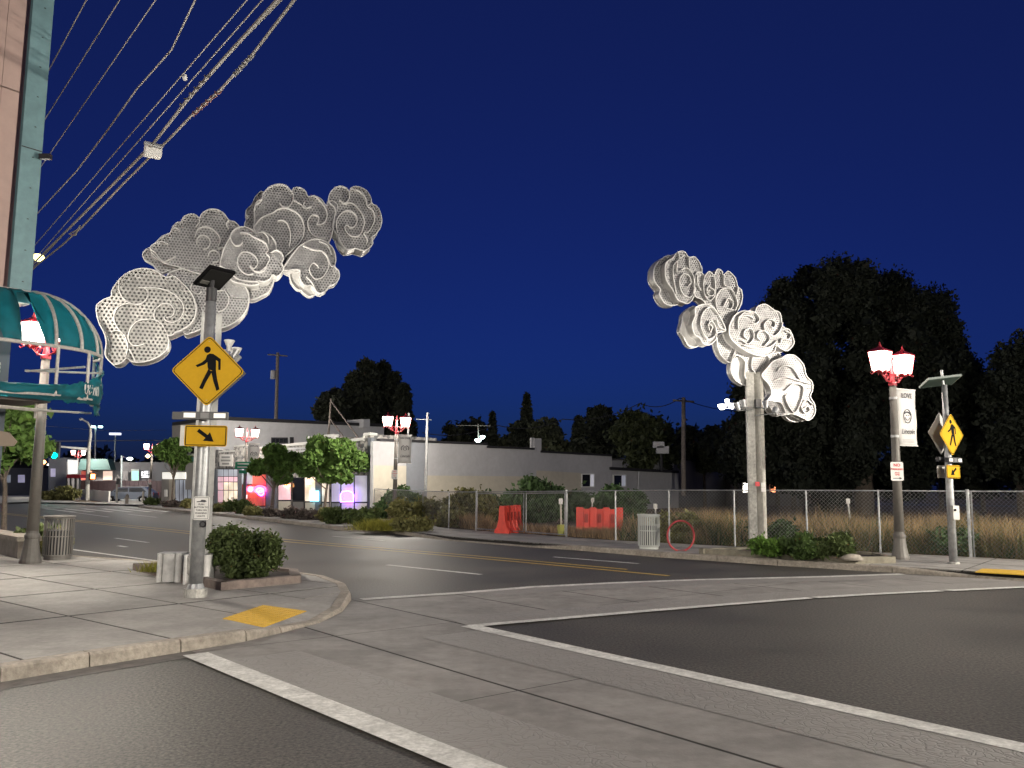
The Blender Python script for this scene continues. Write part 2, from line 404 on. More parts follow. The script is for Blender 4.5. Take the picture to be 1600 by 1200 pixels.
kerbL = [(-260, 1110), (-120, 1088), (0, 1067), (140, 1043), (283, 1020), (385, 1003), (440, 990), (500, 974), (535, 957), (549, 938), (541, 924), (508, 911)]
sideL = [(460, 904), (340, 895), (210, 884), (114, 877), (30, 870), (-80, 862), (-260, 848)]
KL = [G(x, y, 0) for x, y in kerbL]; SL = [G(x, y, 0) for x, y in sideL]

def kerb_run(pts, zt, inward, parent, M=m_kerb, w=0.17, piece=1.8):
    """kerb stones along a ground line; zt(i) top height per point; inward=+1 if the pavement lies left of the line"""
    P_ = [np.array(p[:2], float) for p in pts]; zs = list(zt)
    seg = []
    for i in range(len(P_) - 1):
        L = np.linalg.norm(P_[i + 1] - P_[i]); k = max(1, int(round(L / piece)))
        for j in range(k): seg.append((i, j / k, (j + 1) / k))
    ns = []
    for i in range(len(P_)):
        d = nrm(P_[min(i + 1, len(P_) - 1)] - P_[max(i - 1, 0)]); ns.append(np.array([-d[1], d[0]]) * inward)
    for i, a, b in seg:
        q = []
        L = np.linalg.norm(P_[i + 1] - P_[i]); g = 0.008 / max(L, .1)
        for k in (a + g, b - g):
            p = P_[i] * (1 - k) + P_[i + 1] * k; n_ = ns[i] * (1 - k) + ns[i + 1] * k; z = zs[i] * (1 - k) + zs[i + 1] * k
            q.append((p, p + n_ * w, z))
        (p0, r0, za), (p1, r1, zb) = q; ch = 0.025
        vs = []
        for p, r_, z in ((p0, r0, za), (p1, r1, zb)):
            n_ = nrm(r_ - p)
            vs += [(*p, -0.02), (*(p + n_ * .012), z - ch), (*(p + n_ * (.012 + ch)), z), (*r_, z), (*r_, -0.02)]
        fs = [(j, (j + 1) % 5, 5 + (j + 1) % 5, 5 + j) for j in range(5)] + [(4, 3, 2, 1, 0), (5, 6, 7, 8, 9)]
        B().add(vs, fs).put('kerb_stone', M, parent)
    return [P_[i] + ns[i] * w for i in range(len(P_))]

def slabs(poly, zt, e1, e2, w1, w2, o, parent, M, thick=0.03, name='slab'):
    for q in cells(poly, e1, e2, w1, w2, o):
        bb = B(); bb.prism(z3(q, zt + RNG.uniform(-.001, .001)), (0, 0, -thick), back=False); bb.put(name, M, parent)

eB, eA = nrm((0.62, 0.785, 0)), nrm((-0.785, 0.62, 0))
# left corner: pavement bed, slabs, kerb, ramp
ksl = tag(bpy.data.objects.new('left_kerb', None), kind='structure'); COL.objects.link(ksl); ORG['left_kerb'] = np.zeros(3)
zt = [.14, .14, .14, .14, .135, .125, .07, .03, .07, .13, .14, .14]
inner = kerb_run(KL, zt, +1, ksl)
kerb_run([SL[0]] + SL[1:], [.14] * len(SL), +1, ksl, w=.15)
kerb_run([KL[-1], SL[0]], [.14, .14], +1, ksl, w=.15)
n_in = [np.array(p) for p in inner]
back = [G(x, y, .13)[:2] for x, y in ((411, 948), (345, 972), (318, 984))]
sp = [tuple(p) for p in n_in[:5]] + [tuple(back[2]), tuple(back[1]), tuple(back[0]), tuple(n_in[9]), tuple(n_in[10]), tuple(n_in[11])] + \
     [(p[0] - .05, p[1] - .14) for p in SL] + [(-30, 26), (-30, 2)]
pavL = tag(bpy.data.objects.new('left_sidewalk', None), kind='structure'); COL.objects.link(pavL); ORG['left_sidewalk'] = np.zeros(3)
bd = B(); bd.prism(z3(sp, 0.1275), (0, 0, -.11), back=False); bd.put('bed', mat('joint fill', (.02, .018, .016), .95), pavL)
slabs(sp, 0.132, eB, eA, 1.5, 2.45, (float(n_in[4] @ eB[:2]), float(n_in[4] @ eA[:2])), pavL, m_conc)
# ramp with tactile paving
rb = [np.array([*n_in[4], .13]), np.array([*back[2], .13]), np.array([*back[1], .13]), np.array([*back[0], .13]), np.array([*n_in[9], .128])]
rf = [np.array([*n_in[4], .128]), np.array([*n_in[5], .118]), np.array([*n_in[6], .065]), np.array([*n_in[7], .028]), np.array([*n_in[9], .125])]
rf[3] = np.array([*n_in[8], .06])
rm = B()
for i in range(4): rm.add([rb[i], rb[i + 1], rf[i + 1], rf[i]], [(0, 1, 2), (0, 2, 3)])
rm.add([np.array([*n_in[6], .065]), np.array([*n_in[7], .03]), np.array([*n_in[8], .06])], [(0, 1, 2)]); ro = rm.put('ramp', m_conc, pavL)
def onramp(i, k, t): 
    a = rb[i] * (1 - k) + rb[i + 1] * k; b = rf[i] * (1 - k) + rf[i + 1] * k; return a * (1 - t) + b * t + np.array([0, 0, .010])
tactile = B()
tq = [G(x, y, .105) for x, y in ((348, 971), (411, 949.5), (479, 952), (412, 976))]
for z_, q in zip((.142, .142, .085, .085), tq): q[2] = z_
tactile.prism(tq, (0, 0, -.03), back=False)
tp = tactile.put('tactile_paving', m_tact, pavL)
dm = B()
for i in range(22):
    for j in range(11):
        a, b = (i + .5) / 22, (j + .5) / 11
        c = (tq[0] * (1 - a) + tq[3] * a) * (1 - b) + (tq[1] * (1 - a) + tq[2] * a) * b
        dm.lathe([(.014, -.002), (.009, .006)], c, 5)
d_ = dm.put('tactile_dome', m_tact, tp); d_['kind'] = 'stuff'
# gutter strip beside the near kerb
gut = [G(x, y, 0) for x, y in kerbL[:6]]
gi = [p + np.array([0.22, -0.20, 0]) for p in gut]
gs = B(); 
for i in range(5): gs.add([gut[i] + (0, 0, .005), gut[i + 1] + (0, 0, .005), gi[i + 1] + (0, 0, .005), gi[i] + (0, 0, .005)], [(0, 1, 2, 3)])
tag(gs.put('gutter', mat('gutter concrete', (.13, .12, .11), .85, 0, .3, 6)), kind='structure')

# crosswalk
far_line = [(550, 938.5), (565, 938), (730, 927), (831, 918.5), (960, 912), (1092, 907), (1295, 902), (1410, 898)]
near_line = [(735, 980), (1035, 954), (1259, 936), (1375, 929), (1600, 918.5), (1700, 914.5)]
gA = [G(*p) for p in far_line]; gN = [G(*p) for p in near_line]
lw0, lw1 = G(305, 1024), G(740, 1200); rw0, rw1 = G(735, 980), G(1600, 1172)
lw2 = lw0 + (lw1 - lw0) * 2.4; rw2 = rw0 + (rw1 - rw0) * 2.0
wk = [G(300, 1019)] + [G(x, y) for x, y in kerbL[5:10]] + gA[1:] + [G(1525, 904), G(1690, 914)] + gN[::-1][1:] + [rw2, lw2]
wk = [(p[0], p[1]) for p in wk]
sheet('crosswalk_bed', z3(wk, .004), mat('dark joint', (.05, .048, .045), .9))
cwk = tag(bpy.data.objects.new('crosswalk', None), kind='structure'); COL.objects.link(cwk); ORG['crosswalk'] = np.zeros(3)
ew = nrm(rw2 - rw0); ex = np.array([-ew[1], ew[0], 0])
for q in cells(wk, ew, ex, 3.4, 1.75, (float(rw0 @ ew) - .4, float(rw0 @ ex) + .05), .016):
    bb = B(); bb.add(z3(q, .0085), [tuple(range(len(q)))]); bb.put('concrete_panel', m_walk, cwk)
def band(pts, w, side, z, name, M, parent=None, kind='structure'):
    P_ = [np.array(p[:2], float) for p in pts]; bb = B(); L = []
    for i, p in enumerate(P_):
        d = nrm(P_[min(i + 1, len(P_) - 1)] - P_[max(i - 1, 0)]); n_ = np.array([-d[1], d[0]])
        ww = w[i] if hasattr(w, '__len__') else w
        L.append((p + n_ * (ww / 2 if side == 0 else 0), p - n_ * ww / 2 if side == 0 else p + n_ * ww * side))
    for i in range(len(L) - 1):
        bb.add([(*L[i][0], z), (*L[i + 1][0], z), (*L[i + 1][1], z), (*L[i][1], z)], [(0, 1, 2, 3)])
    o = bb.put(name, M, parent)
    if o.data.polygons[0].normal.z < 0: o.data.flip_normals()
    if kind and parent is None: o['kind'] = kind
    return o
band([rw0 + ew * .3, rw2], 0.95, -1, .0125, 'stamped_border', m_stamp)
band([lw0 + ew * .5, lw2], 0.95, 1, .0125, 'stamped_border', m_stamp)
band(gN, 0.8, 1, .0125, 'stamped_border', m_stamp)
band(gA[2:], 0.7, -1, .0125, 'stamped_border', m_stamp)
band([lw0, lw2], 0.27, 0, .017, 'road_marking', m_paint)
band([rw0 - ew * .05, rw2], 0.24, 0, .017, 'road_marking', m_paint)
for a, b in ((0, 2.05), (2.12, 3.4), (3.46, 5)):
    pts = [gN[0] * 0 + np.array([np.interp(t, range(6), [p[0] for p in gN]), np.interp(t, range(6), [p[1] for p in gN]), 0]) for t in np.linspace(a, b, 6)]
    band(pts, .17, 0, .018, 'road_marking', m_paint)
band(gA[1:], .2, 0, .017, 'road_marking', m_paint)
# painted lane lines and reflection bars
def line(px, w, M=m_paint): return band([G(*p) for p in px], w, 0, .006, 'road_marking', M)
line([(1045, 900), (900, 886.5), (740, 872), (600, 860), (440, 846), (300, 834.5), (120, 815), (0, 803)], .13, m_ypaint)
line([(980, 890), (740, 868.5), (600, 856.8), (440, 842.4), (300, 831), (120, 813), (0, 801.2)], .12, m_ypaint)
for seg in ([(605, 883), (752, 898)], [(865, 870.5), (998, 881)], [(180, 841), (232, 848)], [(185, 853), (198, 855)], [(60, 826), (95, 830)],
            [(330, 822), (400, 829)], [(520, 838), (600, 845)], [(110, 800), (170, 808)], [(200, 803.5), (245, 808.5)]): line(seg, .13)
line([(111, 858.6), (240, 876), (330, 886)], .13)
for x in (70, 100, 130, 160, 190, 220): line([(x, 795), (x + 45, 800)], .35)  # cross-hatched reflections at left, painted as white bars

# far pavement
kf = [(1760, 918), (1690, 914), (1525, 903.5), (1394, 895), (1215, 884), (1120, 877), (1031, 871), (900, 860), (826, 855), (700, 845), (617, 834), (533, 829), (430, 816), (330, 805), (250, 797), (215, 793)]
KF = [G(x, y, 0) for x, y in kf]
kfr = tag(bpy.data.objects.new('far_kerb', None), kind='structure'); COL.objects.link(kfr); ORG['far_kerb'] = np.zeros(3)
zf = [.03, .03, .05, .14, .14, .14, .14, .14, .04, .04, .14, .14, .14, .14, .14, .14]
inf = kerb_run(KF, zf, -1, kfr, piece=2.4)
fence_px = [(1750, 884), (1620, 876), (1517, 870.5), (1376, 863.5), (1262, 858.5), (1148.5, 854), (1046, 848.5), (962, 844.5), (885, 839), (820.5, 834), (744, 829), (701, 825.5), (660, 819), (584, 808)]
FP = [G(x, y, .13) for x, y in fence_px]
bk = [(p[0], p[1]) for p in FP] + [tuple(G(x, y, .13)[:2]) for x, y in ((576, 806.3), (455, 800.5), (339, 795), (262, 790.5), (235, 788))]
fp = [tuple(p) for p in inf] + bk[::-1]
pavR = tag(bpy.data.objects.new('far_sidewalk', None), kind='structure'); COL.objects.link(pavR); ORG['far_sidewalk'] = np.zeros(3)
bb = B(); bb.prism(z3(fp, .1265), (0, 0, -.1), back=False); bb.put('bed', MATS['joint fill'], pavR)
slabs(fp, .131, eA, eB, 1.9, 1.6, (0, 0), pavR, m_conc)
rq = [G(x, y, .06) for x, y in ((1524, 899), (1600, 903.5), (1690, 908.5), (1690, 902), (1600, 897), (1535, 894))]
for q in rq: q[2] = .137
bb = B(); bb.prism(rq, (0, 0, -.02), back=False); bb.put('tactile_paving', m_tact, pavR)
# vacant lot behind the fence
lot = [(p[0], p[1] + .02) for p in FP] + [(-4, 50), (9, 66), (30, 95), (90, 95), (60, 20)]
sheet('lot_ground', z3(lot, .1), m_dirt)
# pavement on the far left corners
sheet('far_corner_pavement', [G(x, y, .12) for x, y in ((-60, 790), (40, 784), (125, 786), (215, 789), (250, 784), (230, 776), (100, 772), (-60, 776))], m_conc)
sheet('side_verge', [G(x, y, .14) for x, y in ((82, 778), (125, 784.5), (172, 783), (150, 772), (95, 769))], m_dirt)

# ------------------------------------------------------------------ planes of the buildings
PS = Plane(G(580, 806, .13), G(334, 794, .13))          # shop fronts along the street
PWo = G(584, 807, .13)
PW = Plane(PWo, PWo + eB * 20)                            # long side wall running back from the street
c2 = PS.P(334, 770) ; c2[2] = 0
P2 = Plane(c2 + PS.n * .0, c2 + eB * 20)                 # side wall of the two-storey block

def bld(name, label, group=None, at=(0, 0, 0)): return thing(name, label, 'building', at, group=group)
# --- two-storey block
b2 = bld('two_storey_building', 'tall plain grey block rising behind the low shops, left of the parked street', at=c2)
b2['label'] = 'plain grey two-storey block rising behind the low stone-fronted shops'
PS.poly([(269, 'g'), (269, 663), (334, 653.5), (334, 'g')], -.02, .3).put('front_wall', m_taupe, b2)
P2.poly([(334.5, 'g'), (334.5, 653.5), (430, 656.6), (500, 659.6), (587, 664.5), (600, 665), (600, 'g')], -.3, .3).put('side_wall', m_greyw, b2)
P2.bar(334, 653, 600, 664.6, .25, -.2, .5).put('roof_edge', m_cap, b2)
PS.bar(269, 662.6, 334.5, 653, .25, .05, .5).put('roof_edge', m_cap, b2)
w = P2.rect(424, 683.5, 450, 693, -.27, .1).put('window', m_cap, b2)
for k in range(4): P2.rect(425.5 + k * 6, 685.5, 430 + k * 6, 691, -.24, .02).put('pane', m_glass, w)
P2.rect(454, 683, 459, 693.5, -.2, .3).put('vent', m_cap, b2)
P2.rect(568, 655, 578, 668, .3, 2).put('chimney', m_greyw, b2)
# upper storey glimpse: white wall with teal band behind the street tree
PS.rect(272, 697, 310, 712, .03, .1).put('upper_panel', m_trim, b2)
PS.rect(272, 714, 310, 721, .04, .1).put('teal_band', mat('teal band', (.12, .36, .33), .6), b2)
for k in range(3): PS.rect(276 + k * 11, 699, 283 + k * 11, 709, .06, .04).put('window', m_glass, b2)

win_warm = emis('warm lit shop interior', (1.0, .86, .70), 0.28, .75, 1.4)
win_pink = emis('pink lit shop interior', (0.95, .62, .72), 0.15, .6, 1.6)
win_grey = emis('dim blue grey interior', (.40, .43, .5), 0.12, .8, 1.2)
win_lilac = emis('lilac lit shop interior', (.72, .68, .95), 0.12, .5, 1.2)
red_in = emis('red curtained interior', (.8, .16, .12), 0.12, .5, 2.0)
m_bulk = mat('cream bulkhead panel', (.55, .52, .45), .8, 0, .06, 4)
m_pil = mat('slate blue pilaster', (.13, .145, .17), .7, 0, .15, 5)

# --- left shop (ground floor of the block)
s3 = bld('corner_shop', 'small shop with long white fascia sign and arched grey bay beside the left street tree', at=PS.P(255, 770) * (1, 1, 0))
PS.poly([(253, 'g'), (253, 737), (305, 736), (305, 'g')], .05, 4).put('wall', m_taupe, s3)
f = PS.rect(253.5, 738, 289, 748.5, .35, .28).put('fascia_sign', emis('lit white fascia', (.95, .93, .86), .35), s3)
arc = [(289.5, 765)] + [(297 - 7.5 * math.cos(a), 733 - 10 * math.sin(a)) for a in np.linspace(0, PI, 12)] + [(304.5, 765)]
PS.poly(arc, .25, .2).put('arched_bay', mat('pale grey render', (.26, .25, .245), .9, 0, .05, 3), s3)
wf = PS.rect(273, 748.8, 300, 791.5, .12, .05).put('window_frame', m_cap, s3)
for k in range(4): PS.rect(274.3 + k * 6.4, 750, 279.3 + k * 6.4, 783, .15, .02).put('pane', win_grey, wf)
for k in range(4): PS.rect(274.3 + k * 6.4, 785, 279.3 + k * 6.4, 790.5, .15, .02).put('pane', m_glass, wf)
PS.rect(264, 749, 272, 792, .2, .15).put('beige_pier', mat('beige pier', (.42, .38, .32), .8), s3)
PS.rect(256.5, 765, 259.5, 776, .3, .15).put('notice', m_white, s3)

# --- middle shop
s2 = bld('neon_sign_shop', 'low shop with stepped speckled stone parapet, bright multi-pane window and neon oval', at=PS.P(380, 770) * (1, 1, 0))
PS.poly([(334.6, 'g'), (334.6, 702), (341, 702), (341.5, 706), (365, 704.5), (366, 697), (384, 696), (384, 701), (433, 699.5), (433, 'g')], .12, 3).put('wall', m_stone, s2)
for s_ in ([334, 701.8, 341.5, 701.8], [341.3, 706, 365.4, 704.4], [365.6, 697, 384.3, 695.8], [384, 701, 433, 699.3]):
    PS.bar(*s_, .1, .18, .35).put('parapet_trim', m_trim, s2)
PS.rect(334.6, 733, 339.2, 794.5, .2, .1).put('pilaster', m_pil, s2)
PS.rect(371.5, 728, 377.5, 796.5, .2, .1).put('pilaster', m_pil, s2)
PS.rect(415.5, 728, 433, 800, .2, .1).put('pilaster', m_pil, s2)
wf = PS.rect(339.4, 732, 371.4, 795, .15, .05).put('window_frame', m_cap, s2)
xs = [339.9, 349, 356.6, 364.9, 371.2]; ys = [733, 744.5, 753, 766, 785, 793.5]
for i in range(4):
    for j in range(5):
        mm = win_grey if j == 0 else (win_pink if j == 1 or i == 0 else (win_warm if j < 4 else win_pink))
        PS.rect(xs[i] + .6, ys[j] + .5, xs[i + 1] - .6, ys[j + 1] - .5, .18, .02).put('pane', mm, wf)
sg = PS.rect(342.8, 710, 362.5, 728.3, .22, .08).put('wall_sign', m_white, s2)
for k, (a, b) in enumerate(((346, 359), (345, 360), (347, 358))): PS.rect(a, 713 + k * 5, b, 716 + k * 5, .235, .01).put('faded_print', mat('grey print', (.3, .3, .3), .7), sg)
PS.rect(378, 729, 394, 756, .15, .04).put('upper_glazing', win_grey, s2)
PS.rect(394.5, 729, 415, 757, .15, .04).put('upper_glazing', red_in, s2)
wf = PS.rect(378.2, 757.3, 415.2, 791.5, .16, .05).put('window_frame', m_red, s2)
for k in range(9): PS.rect(379.5 + k * 3.9, 759, 382.9 + k * 3.9, 790, .19, .02).put('pane', red_in, wf)
for k in range(2): PS.rect(380, 773 + k * 8, 386, 779 + k * 8, .215, .02).put('notice', mat('lit paper', (.9, .85, .85), .6, emit=(1, .9, .9), estr=.5), wf)  # papers glow by themselves, the light put into their material
PS.rect(377.8, 792, 415.4, 799, .18, .08).put('bulkhead', m_bulk, s2)
def ring(plane, cx, cy, rx, ry, r, off, name, M, parent):
    return B().tube([plane.P(cx + rx * math.cos(a), cy + ry * math.sin(a), off) for a in np.linspace(0, 2 * PI, 25)], r, 6).put(name, M, parent)
n_red = emis('red neon', (1.0, .05, .10), 4.0); n_blue = emis('blue neon', (.22, .10, 1.0), 5.0); n_pink = emis('magenta neon', (1.0, .10, .85), 3.0)
n_cyan = emis('cyan lit sign', (.35, .80, 1.0), 2.4); n_or = emis('orange lamp', (1.0, .42, .12), 4.0); n_green = emis('green neon', (.05, .8, .4), 3.0)
ne = thing('neon_oval_sign', 'red and blue neon oval sign glowing in the red framed shop window', 'neon sign', PS.P(398, 765, .3))
ring(PS, 391.5, 764.5, 5.2, 4.2, .05, .35, 'red_ring', n_red, ne); ring(PS, 391.5, 764.5, 2.2, 2, .05, .35, 'inner_ring', emis('white neon', (1, .7, .7), 5), ne)
ring(PS, 406, 765, 9, 6.2, .05, .35, 'red_ring', n_red, ne)
ring(PS, 406, 766, 5.5, 3.6, .06, .36, 'blue_ring', n_blue, ne); ring(PS, 408, 770, 4, 4, .05, .37, 'blue_ring', n_blue, ne)
PS.rect(401, 762.5, 411, 767, .34, .02).put('pink_lettering_band', n_pink, ne)

# --- stone shop
s1 = bld('stone_front_shop', 'low corner shop with pale stone parapet stepping up in the middle, behind two street trees', at=PS.P(505, 770) * (1, 1, 0))
PS.poly([(433.3, 'g'), (433.3, 697.3), (481, 692.5), (481, 684), (518, 680.5), (518.5, 691), (568, 686), (568, 679), (578, 678), (580, 'g')], .08, 5).put('wall', m_stone, s1)
for s_ in ([433, 697, 481.3, 692.3], [481, 684, 518.4, 680.4], [518, 691, 568.3, 685.8], [567.8, 679, 578.5, 677.8]): PS.bar(*s_, .16, .14, .5).put('parapet_trim', m_trim, s1)
for s_ in ([481, 692.5, 481, 684], [518.2, 680.5, 518.2, 691], [568, 686, 568, 679]): PS.bar(*s_, .12, .13, .3).put('parapet_trim', m_trim, s1)
for k in range(3): PS.bar(441, 702 + k * 5, 478, 700 + k * 4.6, .12, .12, .1).put('stone_course', m_greyw, s1)
PS.rect(520, 702, 553.5, 735, .12, .15).put('white_fascia', emis('lit white board', (.9, .88, .84), .22), s1)
PS.rect(574.5, 684, 580.5, 806.5, .16, .2).put('corner_pilaster', m_pil, s1)
PS.rect(493, 752, 501.5, 803, .14, .1).put('pilaster', m_pil, s1)
def win(x0, y0, x1, y1, M, yb, Mb, parent):
    f_ = PS.rect(x0, y0, x1, yb, .1, .05).put('shopfront_frame', m_cap, parent)
    ys_ = y1
    PS.rect(x0 + 1, y0 + 1, x1 - 1, y1 - 1, .13, .03).put('pane', M, f_)
    if Mb: PS.rect(x0 + 1.2, y1 + 1.2, x1 - 1.2, yb - 2, .14, .05).put('bulkhead', Mb, f_)
win(434, 740, 455, 782, win_pink, 801.5, m_bulk, s1)
win(456.5, 746, 475, 783, m_glass, 802.8, mat('grey door panel', (.16, .16, .16), .7), s1)
win(475.5, 742, 493, 784, win_warm, 803.5, m_bulk, s1)
win(502, 742, 514.5, 785, win_warm, 804.5, m_bulk, s1)
win(517, 742, 532, 785, win_lilac, 805, m_bluew, s1)
win(532.5, 742, 553, 785, win_lilac, 805.5, m_white, s1)
win(553.5, 742, 574, 785, emis('grey lilac interior', (.6, .6, .68), .14, .4, 1.5), 806, m_white, s1)
bs = thing('lit_box_sign', 'pale cyan lit rectangular sign in the shop window behind the tree', 'lit sign', PS.P(489.5, 780, .3))
PS.rect(484, 767, 495.5, 783, .3, .12).put('lit_face', n_cyan, bs)
bs = thing('purple_neon_sign', 'square magenta sign in a blue neon arch, window right of the trees', 'neon sign', PS.P(542, 780, .3))
PS.rect(537, 770, 548, 782, .3, .05).put('lit_face', n_pink, bs)
B().tube([PS.P(x, y, .36) for x, y in ((532.5, 784), (532, 773), (535, 768.5), (542, 766.8), (549, 768.5), (552.5, 773), (552, 784), (532.5, 784))], .045, 6).put('blue_tube', n_blue, bs)
for x, y in ((448, 762), (482, 758)): single('window_lamp', B().lathe([(.04, 0), (.16, .05), (.12, .25), (.03, .3)], PS.P(x, y, .3), 8), n_or, 'small orange lamp glowing %s' % ('in the shop window by the left door' if x < 460 else 'in the shop window above the cyan box sign'), 'lamp')
bs = thing('hanging_sign', 'green and white lit shop sign half hidden by the right street tree', 'lit sign', PS.P(531, 740, .4))
PS.rect(532, 727, 538, 734, .5, .1).put('green_face', n_green, bs); PS.rect(524.5, 739, 530, 745, .5, .1).put('white_face', emis('white lit', (1, .9, .8), 2.5), bs)
PS.rect(533, 742, 538, 747, .5, .1).put('red_face', emis('soft red lit', (1, .25, .12), 2.0), bs)

# --- long side wall
lw = bld('long_grey_building', 'long low grey building with cream painted lower wall beyond the fenced lot', at=PWo * (1, 1, 0))
PW.poly([(583, 'g'), (583, 690), (594, 689), (594, 687.3), (762, 694), (762, 698.5), (835, 701.5), (835, 685), (846, 685), (846, 706.5), (956, 712.5), (956, 'g')], 0, .2).put('wall', m_greyw, lw)
for s_ in ([594, 687, 762, 693.6], [762, 698, 835.5, 701.2], [846, 705.6, 957, 711.8]): PW.bar(*s_, .14, .08, .3).put('roof_edge', m_cap, lw)
PW.poly([(584, 'g'), (584, 727), (635, 728), (635, 'g')], .012, .01).put('paint_patch', m_cream, lw)
PW.poly([(635.5, 'g'), (635.5, 690), (667.5, 691), (667.5, 'g')], .016, .014).put('paint_patch', m_bluew, lw)
PW.poly([(668, 'g'), (668, 743), (838, 744.5), (838, 'g')], .012, .01).put('paint_patch', m_cream, lw)
PW.poly([(838.3, 'g'), (838.3, 735), (908, 739), (908, 'g')], .014, .012).put('paint_patch', m_cream, lw)
PW.rect(830, 684, 835, 702, -.05, .1).put('vent', m_greyw, lw)
wf = PW.rect(909, 740, 929.5, 761.5, .05, .1).put('window', m_trim, lw)
PW.rect(910.5, 741.5, 922, 760, .07, .03).put('pane', m_glass, wf); PW.rect(923, 741.5, 928, 760, .07, .03).put('pane', emis('dim white interior', (.6, .6, .66), .22), wf)
PW.poly([(956.5, 'g'), (956.5, 733), (1060, 738), (1060, 'g')], -.1, 4).put('low_wing', m_greyw, lw)
PW.bar(954, 731.8, 1061, 737.4, .22, .1, 4.4).put('roof_edge', m_cap, lw)
wf = PW.rect(958.5, 741.5, 979, 760.5, -.02, .1).put('window', m_trim, lw)
PW.rect(960, 743, 971, 759.5, 0, .03).put('pane', m_glass, wf); PW.rect(972, 743, 977.5, 759.5, 0, .03).put('pane', emis('dim blue interior', (.5, .52, .6), .16), wf)
B().tube([PW.P(998, 737, .06), PW.P(997, 772, .06)], .07, 8).put('downpipe', m_greyw, lw)
# graffiti strokes behind the fence
g_ = B()
for pts in ([(618, 789), (624, 784), (630, 790), (636, 784), (640, 791)], [(620, 800), (628, 797), (634, 801), (641, 796)], [(655, 786), (660, 790), (667, 783)], [(655, 800), (663, 796), (668, 800)]):
    g_.tube([PW.P(x - 8, y - 8, .03) for x, y in pts], .035, 5)
g_.put('painted_scrawl', mat('charcoal spray paint', (.07, .075, .09), .8), lw)
bl2 = bld('grey_rear_block', 'plain grey blocky building at the far end of the lot behind the utility pole', at=PW.P(1090, 770, -3) * (1, 1, 0))
PW.poly([(1030, 'g'), (1030, 717), (1142, 721), (1142, 'g')], -3, 6).put('wall', mat('dim grey render', (.17, .17, .19), .9, 0, .05, 2), bl2)
PW.bar(1030, 717, 1143, 720.6, .15, -2.9, 6.2).put('roof_edge', m_cap, bl2)
PW.rect(1050, 715, 1053, 731, -2.5, .3).put('roof_vent', m_trim, bl2)
PW.poly([(1131, 720), (1139, 720), (1133, 709)], -3.2, .3).put('roof_vent', m_greyw, bl2)
PW.rect(1140.5, 719, 1143, 770, -2.9, .2).put('downpipe', m_cap, bl2)
# far house
PY = Plane(D(1140, 770, 86), D(1300, 770, 86)); hs = bld('far_house', 'small dim house with lit white and orange windows beyond the lot', at=D(1200, 770, 86) * (1, 1, 0))
PY.poly([(1142, 'g'), (1142, 747), (1195, 747), (1208, 744), (1252, 764), (1252, 'g')], 0, 7).put('wall', mat('pale house siding', (.16, .14, .15), .9), hs)
PY.poly([(1138, 747.5), (1140, 742), (1196, 741), (1209, 737), (1262, 765), (1256, 767), (1208, 744), (1195, 747)], .8, 8).put('roof', m_cap, hs)
for x0, y0, x1, y1, c, s_ in ((1161, 755, 1172, 769, (1, .95, .85), 3.0), (1203.5, 756, 1213, 769, (1, .33, .14), 1.6)):
    wf = PY.rect(x0 - 1, y0 - 1, x1 + 1, y1 + 1, .1, .15).put('window', m_trim, hs)
    for q in range(2): PY.rect(x0 + q * (x1 - x0) / 2 + .4, y0, x0 + (q + 1) * (x1 - x0) / 2 - .4, y1, .13, .05).put('pane', emis('house window %.2f' % c[1], c, s_, .4, 2), wf)
hs = bld('far_red_glow_wall', 'low dark wall with glowing orange red shapes beyond the lot, right of the sculpture post', at=D(1310, 775, 80) * (1, 1, 0))
PY.poly([(1270, 'g'), (1270, 768), (1300, 766), (1345, 768), (1345, 'g')], 4, 5).put('wall', m_soffit, hs)
PY.poly([(1302, 768), (1304, 761), (1312, 760), (1316, 764), (1311, 765), (1311, 771), (1303, 770)], 4.2, .1).put('glow_shape', emis('orange red glow', (1, .22, .10), 1.3, .6, 1.5), hs)  # orange light shapes, given as panels that glow by themselves
PY.poly([(1306, 775), (1318, 773), (1319, 778), (1308, 779)], 4.2, .1).put('glow_shape', MATS['orange red glow'], hs)
# --- roof clutter
def pole(name, px0, px1, Y, r, M, label, cat, extra=None, n=8):
    a, b = D(*px0, Y), D(*px1, Y); a[2] = max(a[2], 0)
    t_ = thing(name, label, cat, a); B().tube([a, (b[0], b[1], b[2])], [r, r * .8], n).put('shaft', M, t_); return t_, a, b
t_, a, b = pole('antenna_mast', (513, 690), (517, 623), 58, .07, m_wood, 'thin roof mast with two slanting braces behind the stone parapet', 'mast')
B().tube([D(518, 628, 58), D(560, 684, 56)], .05, 6).put('brace', m_wood, t_); B().tube([D(516, 655, 58), D(537, 683, 56)], .05, 6).put('brace', m_wood, t_)
B().tube([D(516, 660, 58), D(509, 690, 57)], .04, 6).put('brace', m_wood, t_)
t_, a, b = pole('roof_pipe', (665, 768), (668, 645), 44, .08, m_galv, 'tall pale pipe running up the long grey wall past the roof', 'mast')
B().tube([D(650, 655, 44), D(674, 656, 44)], .02, 5).put('crossbar', m_galv, t_)
pole('roof_pipe', (637, 690), (639, 645), 47, .06, m_galv, 'short pale pipe standing on the roof beside the middle street lamp', 'mast')
def util_pole(x0, y0, x1, y1, Y, r, label, arm=True, tr=True):
    t_, a, b = pole('utility_pole', (x0, y0), (x1, y1), Y, r, m_wood, label, 'utility pole')
    if arm: B().box(b - (0, 0, .3), (2.2, .12, .14), .5).put('crossarm', m_wood, t_)
    if tr: B().lathe([(.28, 0), (.28, .9), (.2, 1)], a * .28 + b * .72 + (-.45, -.1, 0), 10).put('transformer', m_greyw, t_)
    return b
ub1 = util_pole(430, 700, 434, 551, 95, .22, 'bare wooden utility pole with transformer rising over the grey two-storey block')
